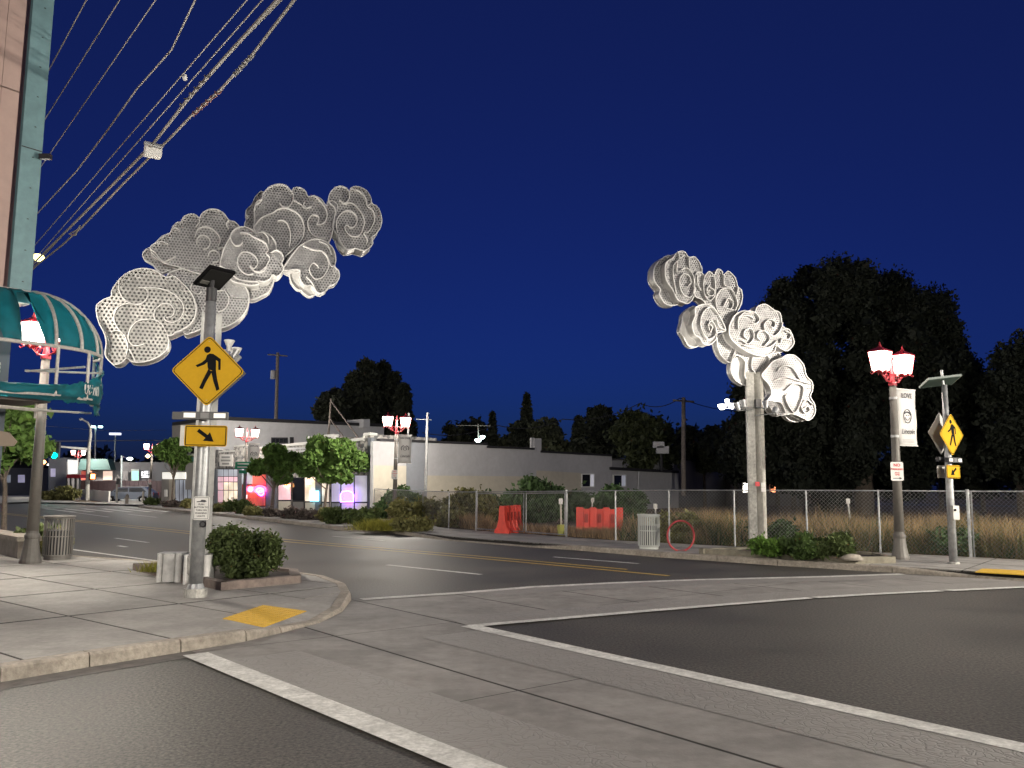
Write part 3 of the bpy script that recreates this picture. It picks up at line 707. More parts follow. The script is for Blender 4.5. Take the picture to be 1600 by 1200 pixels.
ub2 = util_pole(1068, 775, 1068, 621, 70, .2, 'wooden utility pole rising behind the low end of the grey building', tr=False)
t_, a, b = pole('roof_floodlight', (748, 705), (747, 662), 64, .06, m_wood, 'twin roof floodlight on a thin antenna above the long grey wall', 'floodlight')
B().box(D(740, 665, 64), (2.6, .05, .05)).put('crossarm', m_wood, t_)
for x, y, s_ in ((747, 688, .28), (754, 682.5, .2)): B().lathe([(.1, -.15), (s_, 0), (s_ * .9, .08)], D(x, y, 63.6), 8).put('lamp_head', emis('floodlight white', (.75, 1, .95), 9), t_)
t_, a, b = pole('roof_floodlight', (1034, 736), (1033, 700), 70, .12, m_cap, 'small unlit floodlight mast on the low wing roof', 'floodlight')
B().box(D(1029, 695, 70), (.9, .4, .5)).put('lamp_head', m_greyw, t_); B().box(D(1035, 703, 70), (1, .4, .6)).put('lamp_head', m_greyw, t_)
t_, a, b = pole('far_street_light', (1160, 775), (1161, 705), 88, .09, m_wood, 'distant curved-arm street light glowing left of the right sculpture post', 'street light')
B().tube([D(1161, 705, 88), D(1155, 697, 88), D(1140, 693, 88)], .05, 6).put('arm', m_wood, t_)
B().lathe([(.1, -.1), (.32, 0), (.2, .1)], D(1137, 693, 88), 8).put('lamp_head', emis('warm far lamp', (1, .95, .85), 12), t_)
# distant service wire
def cable(pts, r, label, name='cable', cat='cable', M=m_wire, group=None, sag=0.0):
    P_ = []
    for i in range(len(pts) - 1):
        for k in range(8): 
            q = np.array(pts[i]) * (1 - k / 8) + np.array(pts[i + 1]) * k / 8; q[2] -= sag * 4 * (k / 8) * (1 - k / 8); P_.append(q)
    P_.append(np.array(pts[-1]))
    return single(name, B().tube(P_, r, 5), M, label, cat, group)
cable([D(660, 676, 72), D(775, 664, 70), D(880, 655, 70), D(1000, 630, 70), D(1062, 622, 70), D(1180, 640, 90)], .035, 'thin dark service wire hanging between the far trees and the right utility pole', M=m_cap, sag=.5)

# ------------------------------------------------------------------ foliage
def leaf_pts(blobs, n, rng, surf=0.45):
    C_ = np.array([b[0] for b in blobs], float); R_ = np.array([b[1] if hasattr(b[1], '__len__') else (b[1],) * 3 for b in blobs], float)
    w_ = (R_[:, 0] * R_[:, 1] * R_[:, 2]) ** .75; k = rng.choice(len(blobs), n, p=w_ / w_.sum())
    d = rng.normal(size=(n, 3)); d /= np.linalg.norm(d, axis=1)[:, None]
    r = surf + (1 - surf) * rng.random(n) ** .6; r *= rng.normal(1, .07, n)
    return C_[k] + R_[k] * d * r[:, None], d
def leaf_cards(P_, d, size, rng, elong=1.5, droop=0.0):
    n = len(P_); a = rng.normal(size=(n, 3)) + d * .3; a[:, 2] -= droop; a /= np.linalg.norm(a, axis=1)[:, None]
    b = np.cross(a, rng.normal(size=(n, 3))); b /= np.linalg.norm(b, axis=1)[:, None]
    s = size * rng.uniform(.55, 1.35, n)[:, None]
    V = np.empty((n, 4, 3)); V[:, 0] = P_ - a * s * elong / 2; V[:, 1] = P_ + b * s * .4; V[:, 2] = P_ + a * s * elong / 2; V[:, 3] = P_ - b * s * .4
    return V.reshape(-1, 3)
def foliage(name, blobs, n, size, M, parent, seed=1, surf=.45, elong=1.5, droop=0.0, zmin=None, rag=0.0):
    rng = np.random.default_rng(seed); P_, d = leaf_pts(blobs, n, rng, surf)
    if rag: P_ = P_ + rng.normal(0, rag, P_.shape) * (rng.random(len(P_)) < .35)[:, None]
    if zmin is not None: P_[:, 2] = np.maximum(P_[:, 2], zmin + rng.random(len(P_)) * size)
    V = leaf_cards(P_, d, size, rng, elong, droop)
    org = ORG.get(parent.name, np.zeros(3)) if parent is not None else np.zeros(3)
    return link(name, fast_mesh(name, V - org, 4), M, parent)
def crown_blobs(c, R_, n, rng, f=.38):
    c = np.array(c, float); R_ = np.array(R_, float); out = [(c, R_ * .55)]
    for _ in range(n):
        d = rng.normal(size=3); d /= np.linalg.norm(d); q = rng.uniform(.55, .8)
        out.append((c + R_ * d * q, R_.mean() * f * rng.uniform(.55, 1.25) * np.array([1, 1, .75])))
    return out
def street_tree(base, H, cz, R_, label, seed, n=9000, leaf=.16, M=l_street, lean=(0, 0), r=.09, nb=14, group=None, name='street_tree', branches=6, f=.38):
    rng = np.random.default_rng(seed); base = np.array(base, float)
    t_ = thing(name, label, 'tree', base, group=group)
    top = base + (lean[0], lean[1], cz); bl = crown_blobs(top, R_, nb, rng, f)
    mid = base + np.array([lean[0] * .3, lean[1] * .3, cz * .45]); tr = B()
    tr.tube([base - (0, 0, .05), mid, base + np.array([lean[0] * .7, lean[1] * .7, cz * .75]), top], [r, r * .75, r * .55, r * .2], 8)
    to = tr.put('trunk', m_bark, t_)
    bb = B()
    for k in range(min(branches * 2, len(bl) - 1)):
        s_ = base + (top - base) * rng.uniform(.45, .8); e = bl[k + 1][0]; mm = (s_ + e) / 2 + rng.normal(0, .1, 3) * R_[0]
        bb.tube([s_, mm, e], [r * .4, r * .25, r * .08], 5)
    bb.put('limbs', m_bark, t_)
    foliage('crown', bl, n, leaf, M, t_, seed, rag=(R_[0] * .10 if name == 'background_tree' else .06))
    return t_
def conifer(base, H, R_, label, seed, n=7000, leaf=.3, M=l_conif, group='dark trees beyond the buildings', power=1.0, z0=.12):
    rng = np.random.default_rng(seed); base = np.array(base, float)
    t_ = thing('conifer_tree', label, 'tree', base, group=group)
    B().tube([base, base + (0, 0, H * .97)], [R_ * .09 + .1, .03], 6).put('trunk', m_bark, t_)
    nl = 16; lay = rng.integers(0, nl, n); az = lay * 2.4 + rng.choice(9, n) * (2 * PI / 9) + rng.normal(0, .16, n)
    zt = (lay + .5) / nl; rad = R_ * (1 - zt) ** power * (1 + .25 * np.sin(lay * 5.1 + az * 2)); q = rng.random(n) ** .6
    z = H * (z0 + (1 - z0) * zt) - q * rad * .35 + rng.normal(0, H * .012, n)
    P_ = np.stack([q * rad * np.cos(az), q * rad * np.sin(az), z], 1)
    d = np.stack([np.cos(az), np.sin(az), np.full(n, -.3)], 1)
    V = leaf_cards(P_, d * 2, leaf, rng, 1.8, .3); link('crown', fast_mesh('crown', V, 4), M, t_)
    return t_
def blades(name, P_, h, w, M, parent=None, seed=1, lean=.35, kind='stuff', wave=0.0):
    rng = np.random.default_rng(seed); n = len(P_); hh = h * (1 + wave * (np.sin(P_[:, 0] * 1.9 + 1) * .4 + np.sin(P_[:, 0] * 4.7 + P_[:, 1] * 1.3) * .35 + np.sin(P_[:, 0] * 11.3) * .25))[:, None] * rng.uniform(.45, 1.15, n)[:, None]; a = rng.uniform(0, 2 * PI, n)
    s = np.stack([np.cos(a), np.sin(a), np.zeros(n)], 1) * w / 2; L = rng.normal(0, lean, (n, 3)) * hh; L[:, 2] = hh[:, 0]
    V = np.empty((n, 3, 3)); V[:, 0] = P_ - s; V[:, 1] = P_ + s; V[:, 2] = P_ + L
    org = ORG.get(parent.name, np.zeros(3)) if parent is not None else np.zeros(3)
    o = link(name, fast_mesh(name, V.reshape(-1, 3) - org, 3), M, parent)
    if kind: o['kind'] = kind
    return o
def shrub(c, R_, n, leaf, M, label, seed, name='shrub', group=None, nb=8, elong=1.5, stems=True, surf=.5, f=.5):
    rng = np.random.default_rng(seed); c = np.array(c, float); t_ = thing(name, label, 'shrub', c, group=group)
    bl = crown_blobs(c + (0, 0, R_[2] * .85), R_, nb, rng, f)
    bb = B()
    for k in range(7): bb.tube([c + (rng.normal(0, .06), rng.normal(0, .06), 0), bl[1 + k % nb][0]], [.018, .006], 4)
    bb.put('stems', m_bark, t_)
    foliage('foliage', bl, n, leaf, M, t_, seed, surf, elong, zmin=c[2], rag=R_[0] * .075)
    return t_

# the great tree masses at right and behind
DT = 'dark trees beyond the buildings'
def far_tree(px, ytop, Y, halfw, label, seed, M=l_dark, n=6000, leaf=.45, nb=22, f=.3, low=.15):
    b_ = D(px, 770, Y); b_[2] = 0; top = D(px, ytop, Y)[2]; R_ = halfw * Y / F
    cz = top * (.5 + low); return street_tree(b_, top, cz, (R_, R_ * .8, top - cz), label, seed, n, leaf, M, r=.12 + R_ * .05, nb=nb, group=DT, name='background_tree', f=f)
b_ = D(1350, 770, 62); b_[2] = 0; rg = np.random.default_rng(5)
t_ = thing('giant_tree', 'huge dark dome-shaped tree filling the sky behind the right street lamp', 'tree', b_)
B().tube([b_, b_ + (0, 0, 8), b_ + (0, 0, 14)], [.7, .5, .2], 10).put('trunk', m_bark, t_)
bl = []
for k in range(150):
    px = rg.uniform(1150, 1545); xx = (px - 1350) / 175.0
    yt = 428 + 170 * abs(xx) ** 2.4 + rg.uniform(0, 330)
    if yt > 755: continue
    c = D(px, yt, 62 + rg.uniform(-5, 5)); bl.append((c, rg.uniform(.9, 1.9) * np.array([1, 1, 1.25])))
for px, y in ((1205, 470), (1225, 440), (1262, 422), (1300, 418), (1345, 422), (1392, 432), (1430, 452), (1462, 478), (1482, 505), (1500, 550), (1512, 600), (1188, 500), (1510, 660), (1518, 720), (1175, 560), (1170, 640), (1168, 700)):
    bl.append((D(px, y + 22, 62), (1.3, 1.3, 1.5)))
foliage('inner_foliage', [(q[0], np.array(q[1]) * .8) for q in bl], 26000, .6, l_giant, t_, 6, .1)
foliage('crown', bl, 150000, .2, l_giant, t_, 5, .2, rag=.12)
b_ = D(1600, 770, 55); b_[2] = 0
t_ = thing('dark_tree', 'tall dark tree cut by the right edge of the view', 'tree', b_); B().tube([b_, b_ + (0, 0, 9)], [.5, .2], 8).put('trunk', m_bark, t_)
bl = [(D(rg.uniform(1560, 1680), rg.uniform(545, 745), 55 + rg.uniform(-3, 3)), rg.uniform(.8, 1.5)) for _ in range(60)] + [(D(x, y, 55), 1.1) for x, y in ((1600, 540), (1575, 560), (1565, 600), (1556, 660), (1556, 720), (1630, 535))]
foliage('crown', bl, 34000, .24, l_giant, t_, 8, .2, rag=.2)
# row of small dark trees low between them
for k, (px, yt) in enumerate(((1535, 700), (1240, 640), (1470, 650))): far_tree(px, yt, 70, 38, ['low dark tree filling the gap left of the right-edge tree', 'dark tree low behind the right sculpture post', 'dark tree low behind the right lamp banner'][k], 60 + k, l_conif, 5000)
# conifer group behind the stone shop
for k, (px, yt, hw, Y) in enumerate(((566, 562, 46, 92), (592, 566, 40, 96), (545, 584, 30, 90), (610, 582, 34, 94), (626, 600, 26, 90))):
    b_ = D(px, 770, Y); b_[2] = 0; top = D(px, yt, Y)[2]
    conifer(b_, top, hw * Y / F, ['tallest', 'second', 'left shoulder', 'right shoulder', 'outer right'][k] + ' dark conifer in the clump above the stone shop roof', 20 + k, 7000, .5, l_conif, power=.42)
far_tree(516, 590, 88, 26, 'round dark tree at the left of the conifer clump above the stone shop', 31, l_conif, 7000)
far_tree(712, 655, 96, 36, 'low round tree left of the twin roof floodlight', 32, l_dark)
far_tree(738, 648, 100, 30, 'dark round tree directly behind the twin roof floodlight', 33, l_conif)
b_ = D(768, 770, 90); b_[2] = 0; conifer(b_, D(768, 645, 90)[2], 1.8, 'small pointed conifer right of the twin roof floodlight', 34, 5000, .4)
b_ = D(822, 770, 88); b_[2] = 0; conifer(b_, D(822, 616, 88)[2], 2.6, 'pointed conifer standing highest above the grey chimney', 35, 8000, .4)
far_tree(806, 652, 90, 28, 'bushy dark tree left of the grey chimney', 36, l_dark)
far_tree(856, 636, 84, 34, 'wide dark tree right of the grey chimney', 37, l_dark, 9000)
b_ = D(904, 770, 84); b_[2] = 0; conifer(b_, D(904, 650, 84)[2], 1.5, 'narrow dark conifer left of the columnar one', 38, 4000, .35, power=.5)
b_ = D(938, 770, 84); b_[2] = 0; conifer(b_, D(938, 633, 84)[2], 2.4, 'tall columnar evergreen with squared top behind the grey building', 39, 9000, .35, power=.25)
far_tree(1008, 632, 78, 56, 'broad feathery tree beside the right utility pole', 40, leafmat('feathery dim leaves', (.07, .085, .04)), 14000, .35, 30, .34)
far_tree(1100, 655, 84, 45, 'dim round tree right of the right utility pole', 41, l_dark, 9000)
far_tree(1150, 650, 80, 32, 'dim tree just left of the right sculpture post', 42, l_dark, 7000)
far_tree(1215, 690, 76, 40, 'low dark tree above the far lit house', 43, l_conif, 7000)

# street trees
street_tree(G(6, 836, .13), 5, 3.15, (1.45, 1.4, 1.3), 'young leafy street tree behind the low wall at the left edge', 50, 9000, .19, lean=(-.45, .3), r=.09, nb=18)
street_tree(G(268, 792, .13), 4, 3.7, (1.45, 1.3, 1.25), 'sparse street tree beside the white fascia of the left shop', 51, 4500, .2, r=.07, nb=12)
street_tree(G(424, 803, .13), 4, 2.75, (1.5, 1.3, 1.25), 'street tree in front of the neon sign shop', 52, 7500, .2, r=.12, nb=14, lean=(.2, 0))
street_tree(G(506, 806, .13), 4, 3.0, (1.95, 1.6, 1.35), 'widest street tree, bright green, in front of the stone shop', 53, 12000, .2, r=.09, nb=20, lean=(.3, 0))
# kerbside shrubs
ks = [(232, 790, .8, .5, l_shrub), (262, 793, .9, .5, l_purple), (291, 795, .8, .6, l_olive), (335, 800, .9, .5, l_olive), (366, 803, 1.0, .65, l_shrub),
      (393, 806, .8, .4, l_olive), (418, 808, .7, .4, l_purple), (446, 811, .8, .42, l_purple), (472, 813, .7, .4, l_purple), (500, 816, .8, .5, l_olive), (522, 819, 1.0, .8, l_shrub), (556, 823, 1.05, .85, l_shrub)]
wh = ['beside the left shop corner', 'under the left street tree', 'below the arched bay of the left shop', 'below the multi-pane window', 'left of the red framed window', 'under the neon oval', 'left of the neon shop tree trunk',
      'right of the neon shop tree trunk', 'left of the widest street tree', 'under the widest street tree', 'below the cyan box sign, the rounder one', 'below the purple neon sign, last before the golden grass']
for k, (x, y, R_, h, M_) in enumerate(ks):
    c = G(x, y, .12) + np.array([.3, .6, 0]) * .6
    shrub(c, (R_, R_ * .6, h * .55), 1500, .13, M_, 'kerbside shrub ' + wh[k], 70 + k, group='low shrubs along the far kerb')
shrub(G(640, 831, .12) + (0, .5, 0), (.85, .7, .32), 2600, .1, l_olive, 'low yellow green mound shrub at the foot of the middle street lamp', 90)
c = G(600, 829, .12); rg = np.random.default_rng(3)
t_ = thing('ornamental_grass', 'clump of golden grass between the far shrubs and the middle lamp', 'grass clump', c)
pp = c + np.stack([rg.normal(0, .45, 2200), rg.normal(.3, .25, 2200), np.zeros(2200)], 1); pp[:, 0:2] += 0
blades('blades', pp, .42, .03, l_gold, t_, 4, .5)
# bushes beyond the fence
shrub(G(612, 812, .1) + (0, .8, 0), (1.4, 1, .85), 5000, .16, l_bram, 'dark leafy bramble behind the fence by the wall corner', 91)
shrub(G(668, 822, .1) + (0, 1.2, 0), (1.7, 1, .7), 5000, .14, l_olive, 'grey green scrub behind the fence right of the middle lamp', 92)
shrub(G(720, 826, .1) + (0, 1.5, 0), (1.5, 1, .85), 5500, .13, l_olive, 'olive scrub behind the fence left of the gate', 93)
shrub(D(795, 800, 40) * (1, 1, 0) + (0, 0, .1), (1.8, 1.2, .75), 5000, .18, l_bram, 'bramble mound behind the narrow barrier', 94)
shrub(D(832, 800, 41) * (1, 1, 0) + (0, 0, .1), (1.6, 1.2, 1.15), 8000, .18, l_bram, 'tall peaked bramble against the cream wall behind the gate', 95, nb=12)
shrub(D(868, 800, 41) * (1, 1, 0) + (0, 0, .1), (1.6, 1.2, .8), 6000, .18, l_bram, 'bramble mass behind the right half of the gate', 96)
shrub(D(930, 800, 44) * (1, 1, 0) + (0, 0, .1), (2.2, 1.2, .55), 6000, .18, l_bram, 'dark bramble behind the wide barrier', 97)
shrub(D(968, 800, 43) * (1, 1, 0) + (0, 0, .1), (1.5, 1.2, .95), 6000, .18, l_bram, 'dark bramble below the window of the low wing', 98)
# dry weeds along the lot
rg = np.random.default_rng(21)
def strip_pts(pxs, n, d0, d1, z=.1):
    a = np.array([G(x, y, z) for x, y in pxs]); k = rg.random(n) * (len(a) - 1); i = k.astype(int); f_ = (k - i)[:, None]
    p = a[i] * (1 - f_) + a[np.minimum(i + 1, len(a) - 1)] * f_; d = np.array([.45, .9, 0]) * rg.uniform(d0, d1, n)[:, None]; return p + d
fr = [(962, 845), (1148, 854), (1376, 863.5), (1517, 870.5), (1750, 884)]
blades('dry_weeds', strip_pts(fr, 30000, .35, 6), .78, .026, l_dry, None, 5, .35, wave=.5)
blades('green_weeds', strip_pts(fr, 8000, .3, 5), .62, .035, l_olive, None, 15, .4, wave=.85)
blades('green_weeds', strip_pts(fr, 9000, .3, 4), .55, .04, l_bram, None, 16, .45, wave=1.1)
blades('dry_weeds', strip_pts(fr, 12000, .3, 1.6), .5, .03, l_olive, None, 6, .35, wave=.6)
blades('dry_weeds', strip_pts([(744, 829), (885, 839), (962, 845)], 5000, .3, 1.5), .35, .03, l_dry, None, 7, .3)
blades('dry_weeds', strip_pts([(600, 812), (660, 819), (744, 829)], 6000, .3, 1.5), .6, .03, l_dry, None, 8, .3)
for q, M_ in enumerate((l_olive, l_bram)):
    bl = []
    for k in range(14):
        p = strip_pts(fr, 1, .4, 4)[0]; R_ = rg.uniform(.3, .7); bl.append((p + (0, 0, R_ * .5), (R_, R_, R_ * .6)))
    foliage('weeds', bl, 9000, .09, M_, None, 100 + q, .4)['kind'] = 'stuff'
shrub(G(1052, 850, .1) + (0.2, .7, 0), (1.0, .7, .5), 5000, .1, l_olive, 'rounded green weed mass behind the red ring bike rack', 130)
shrub(G(1210, 858, .1) + (0, .5, 0), (.8, .5, .4), 3000, .09, l_bram, 'dark green weeds behind the fence, right of the sculpture post', 131)

# ------------------------------------------------------------------ street lamps
def make_lamp():
    t_ = thing('street_lamp', 'x', 'street lamp', (0, 0, 0), group='twin-lantern street lamps')
    B().lathe([(.21, 0), (.21, .05), (.19, .12), (.155, .3), (.135, .5), (.15, .53), (.15, .57), (.12, .62), (.12, .66)], n=16).put('base', m_pole, t_, smooth=False)
    B().lathe([(.118, .64), (.082, 4.28)], n=16).put('pole', m_pole, t_, smooth=True)
    B().lathe([(.10, 4.26), (.10, 4.33), (.075, 4.35), (.06, 4.5), (.075, 4.56), (.05, 4.62), (.035, 4.9), (.06, 4.94), (.02, 5.0), (.012, 5.15)], n=12).put('finial_post', m_red, t_)
    br = B()
    for s_ in (-1, 1):
        br.tube([(0, 0, 4.42), (s_ * .12, 0, 4.34), (s_ * .26, 0, 4.38), (s_ * .38, 0, 4.46), (s_ * .5, 0, 4.56)], .022, 6)
        sp_ = [(s_ * (.25 + .09 * (1 - a / 9) * math.cos(a)), 0, 4.46 + .09 * (1 - a / 9) * math.sin(a)) for a in np.linspace(-1.5, 7, 22)]
        br.tube(sp_, .016, 5); br.tube([(s_ * .06, 0, 4.6), (s_ * .3, 0, 4.58), (s_ * .5, 0, 4.57)], .014, 5)
        for q in range(4):
            a = q * PI / 2 + PI / 4; br.tube([(s_ * .5 + .14 * math.cos(a), .14 * math.sin(a), 4.58), (s_ * .5 + .22 * math.cos(a), .22 * math.sin(a), 4.52), (s_ * .5 + .24 * math.cos(a), .24 * math.sin(a), 4.56)], .014, 5)
    br.put('scroll_bracket', m_red, t_)
    for s_ in (-1, 1):
        L = bpy.data.objects.new('lantern', None)
        f_ = B(); c = np.array([s_ * .5, 0, 0.0]); lo, hi, z0, z1 = .145, .205, 4.6, 5.08
        cor = [(-1, -1), (1, -1), (1, 1), (-1, 1)]
        for i, (a, b) in enumerate(cor):
            f_.tube([c + (a * lo, b * lo, z0), c + (a * hi, b * hi, z1)], .013, 5)
            a2, b2 = cor[(i + 1) % 4]
            f_.tube([c + (a * lo, b * lo, z0), c + (a2 * lo, b2 * lo, z0)], .013, 5); f_.tube([c + (a * hi, b * hi, z1), c + (a2 * hi, b2 * hi, z1)], .015, 5)
            f_.tube([c + ((a + a2) / 2 * lo, (b + b2) / 2 * lo, z0), c + ((a + a2) / 2 * (lo + hi) / 2 * 1.02, (b + b2) / 2 * (lo + hi) / 2 * 1.02, (z0 + z1) / 2 - .05)], .009, 4)
        f_.lathe([(.31, 5.09), (.27, 5.11), (.12, 5.17), (.05, 5.2), (.03, 5.25), (.008, 5.33)], c, 4)
        f_.lathe([(.05, 4.52), (.12, 4.56), (.15, 4.59)], c, 8)
        fo = f_.put('lantern', m_red, t_, local=True)
        for i, (a, b) in enumerate(cor):
            a2, b2 = cor[(i + 1) % 4]; k = .96
            B().add([c + (a * lo * k, b * lo * k, z0), c + (a2 * lo * k, b2 * lo * k, z0), c + (a2 * hi * k, b2 * hi * k, z1), c + (a * hi * k, b * hi * k, z1)], [(0, 1, 2, 3)]).put('pane', m_lampglass, fo, local=True)
        bpy.data.objects.remove(L)
    return t_
AR = math.radians(35)
lamp0 = make_lamp()
lamps = [(G(1407, 873.5, .13), AR, 'tall twin-lantern street lamp with LOVE banner and no parking sign, right foreground'),
         (G(47, 880, .13), -.47, 'twin-lantern street lamp whose lanterns glow through the torn teal awning'),
         (D(617, 770, 42.5) * (1, 1, 0) + (0, 0, .13), AR, 'twin-lantern street lamp carrying the DISCOVER banner in front of the grey wall corner'),
         (D(382, 770, 53) * (1, 1, 0) + (0, 0, .13), AR, 'twin-lantern street lamp in front of the neon sign shop'),
         (D(234, 770, 75) * (1, 1, 0) + (0, 0, .13), AR, 'twin-lantern street lamp just left of the white fascia shop'),
         (D(118, 770, 92) * (1, 1, 0) + (0, 0, .13), AR, 'farthest twin-lantern street lamp beside the tall white board'),
         (np.array([-6.0, .8, .13]), .5, 'added unseen twin-lantern street lamp at the near corner'),  # this and the next: added out of view to light the foreground
         (np.array([10.5, 3.2, .13]), 1.2, 'added unseen twin-lantern street lamp on the opposite side of the near street'),
         (np.array([20.5, 13.5, .13]), AR, 'added unseen twin-lantern street lamp further right along the lot'),  # this and the next: added out of view for the lot and far street
         (np.array([-37.0, 38.0, .13]), AR, 'added unseen twin-lantern street lamp further left along the near pavement')]
for i, (p, rz, lab) in enumerate(lamps):
    o = lamp0 if i == 0 else copy_tree(lamp0)
    o.location = tuple(float(v) for v in p); o.rotation_euler.z = rz; o['label'] = lab
    gs = (30, 420, 270, 260, 420, 380, 430, 560, 1500, 900)[i]
    gm = mat('lantern glass strength %d' % gs, (0.9, 0.85, 0.7), 0.4, emit=(1.0, 0.92, 0.79), estr=gs)
    for ch in o.children_recursive:
        if ch.name.startswith('pane'): ch.material_slots[0].link = 'OBJECT'; ch.material_slots[0].material = gm

def flat_sign(c, R_, w, h, M, parent, name='sign_panel', rad=.04, thick=.006, z=0.0):
    U = np.array([0, 0, 1.0]); N_ = np.cross(R_, U); pts = []
    for cx, cy, a0 in ((w / 2 - rad, h / 2 - rad, 0), (-w / 2 + rad, h / 2 - rad, 1), (-w / 2 + rad, -h / 2 + rad, 2), (w / 2 - rad, -h / 2 + rad, 3)):
        for k in range(4):
            a = a0 * PI / 2 + k * PI / 6; pts.append(np.array(c) + R_ * (cx + rad * math.cos(a)) + U * (cy + rad * math.sin(a)) + N_ * z)
    return B().prism(pts, -N_ * thick).put(name, M, parent)
def shape2d(c, R_, U, poly, M, parent, name, z=.004, s=1.0, th=.003):
    N_ = np.cross(R_, U); return B().prism([np.array(c) + R_ * x * s + U * y * s + N_ * z for x, y in poly], -N_ * th).put(name, M, parent)
m_redink = mat('red ink', (.6, .03, .04), .5); m_ink = mat('charcoal print', (.05, .05, .06), .6)
m_cloth = mat('banner cloth', (.62, .61, .60), .8, 0, .04, 4)
def no_parking(pos, R_, label, arrow=True):
    t_ = thing('parking_sign', label, 'sign', pos); s_ = flat_sign(pos, R_, .30, .46, m_white, t_)
    N_ = np.cross(R_, [0, 0, 1.0]); U = np.array([0, 0, 1.0])
    put_text('NO', .1, pos + U * .15 + N_ * .003, R_, U, m_redink, t_, bold=.002)
    put_text('PARKING', .068, pos + U * .05 + N_ * .003, R_, U, m_redink, t_, bold=.001)
    put_text('ANY\nTIME', .06, pos - U * .06 + N_ * .003, R_, U, m_redink, t_)
    if arrow: shape2d(pos - U * .17, R_, U, [(-.1, -.008), (.05, -.008), (.05, -.03), (.11, 0), (.05, .03), (.05, .008), (-.1, .008)], m_ink, t_, 'arrow')
    return t_
RL2 = nrm((1, -.35, 0)); p2 = lamps[0][0]; NL2 = np.cross(RL2, [0, 0, 1.0])
no_parking(p2 + NL2 * .14 + (0, 0, 2.13), nrm((1, -.12, 0)), 'white and red no parking sign on the right foreground street lamp')
p3 = lamps[2][0]; no_parking(p3 + (-.02, -.16, 2.2), nrm((1, 0.1, 0)), 'small white and red no parking sign on the DISCOVER banner lamp')
p5 = lamps[4][0]; no_parking(p5 + (0, -.16, 1.75), nrm((1, 0.2, 0)), 'distant no parking sign on the lamp left of the white fascia shop')
def banner(p, ang, label, top, kind):
    d = np.array([math.cos(ang), math.sin(ang), 0]); U = np.array([0, 0, 1.0]); N_ = np.cross(d, U)
    t_ = thing('street_banner', label, 'banner', p + U * 4.2)
    w_ = .66; zt_, zb = 4.2, 2.78
    for z in (zt_, zb): B().tube([p + d * .06 + U * z, p + d * (.14 + w_) + U * z], .014, 6).put('rod', m_white, t_)
    c = B(); nx, nz = 3, 12; vs = [p + d * (.12 + w_ * i / nx) + U * (zb + (zt_ - zb) * j / nz) + N_ * .012 * math.sin(j * .9 + i) for j in range(nz + 1) for i in range(nx + 1)]
    fs = [(j * 4 + i, j * 4 + i + 1, (j + 1) * 4 + i + 1, (j + 1) * 4 + i) for j in range(nz) for i in range(nx)]
    c.add(vs, fs); cl = c.put('cloth', m_cloth, t_, smooth=True)
    sm = cl.modifiers.new('thick', 'SOLIDIFY'); sm.thickness = .004
    mid = p + d * (.12 + w_ / 2) + N_ * .02
    for z in (3.95, 3.0): B().lathe([(.1, z - .03), (.1, z + .03)], p, 12).put('clamp', m_galv, t_)
    put_text(top, .17 if len(top) < 6 else .125, mid + U * 4.03, d, U, m_ink, t_, bold=.004, width=.9, arch=-.15 if len(top) > 5 else 0)
    em = B(); cz = 3.52
    ring_ = lambda rx, rz_, r_, a0=0, a1=2 * PI: em.tube([mid + d * rx * math.cos(a) + U * (cz + rz_ * math.sin(a)) for a in np.linspace(a0, a1, 20)], r_, 4)
    if top == 'LOVE':
        ring_(.13, .17, .01); ring_(.08, .1, .007, PI * 1.1, PI * 1.9); ring_(.13, .1, .02, .3, 2.4)
        em.tube([mid + d * -.05 + U * (cz + .02), mid + d * -.02 + U * (cz + .02)], .01, 4); em.tube([mid + d * .03 + U * (cz + .02), mid + d * .06 + U * (cz + .02)], .01, 4)
    else:
        ring_(.19, .15, .02, -.6, 1.2); ring_(.19, .15, .02, PI - 1.2, PI + .6); ring_(.1, .1, .01); em.tube([mid + d * -.09 + U * (cz - .06), mid + U * (cz + .07), mid + d * .09 + U * (cz - .06)], .012, 4)
    em.put('emblem', m_ink, t_)
    put_text('Lincoln', .19, mid + U * 3.13, d, U, m_ink, t_, shear=.35, width=.85, bold=.002)
    for k in range(3): B().box(mid + U * (2.93 - k * .03) , (.4, .003, .008), ax=(d, N_, U)).put('fine_print', m_redink if False else mat('grey print', (.3, .3, .3), .7), t_)
    return t_
banner(p2, math.radians(25), 'white LOVE Lincoln banner hanging from the right foreground street lamp', 'LOVE', 0)
banner(p3, math.radians(20), 'grey white DISCOVER Lincoln banner on the lamp before the grey wall', 'DISCOVER', 0)
banner(lamps[3][0], math.radians(20), 'white EXPLORE Lincoln banner on the lamp before the neon sign shop', 'EXPLORE', 0)
q_ = thing('street_name_sign', 'small green street name sign on the lamp before the neon sign shop', 'street sign', lamps[3][0] + (0, -.2, 2.6))
flat_sign(lamps[3][0] + (-.1, -.2, 2.8), np.array([1.0, 0, 0]), 1.0, .45, m_green, q_)
for k in range(2): B().box(lamps[3][0] + (-.1, -.21, 2.9 - k * .2), (.7, .006, .07)).put('legend_bar', m_white, q_)
B().box(lamps[3][0] + (-.1, -.2, 2.4), (.5, .02, .2)).put('lower_plate', m_green, q_)

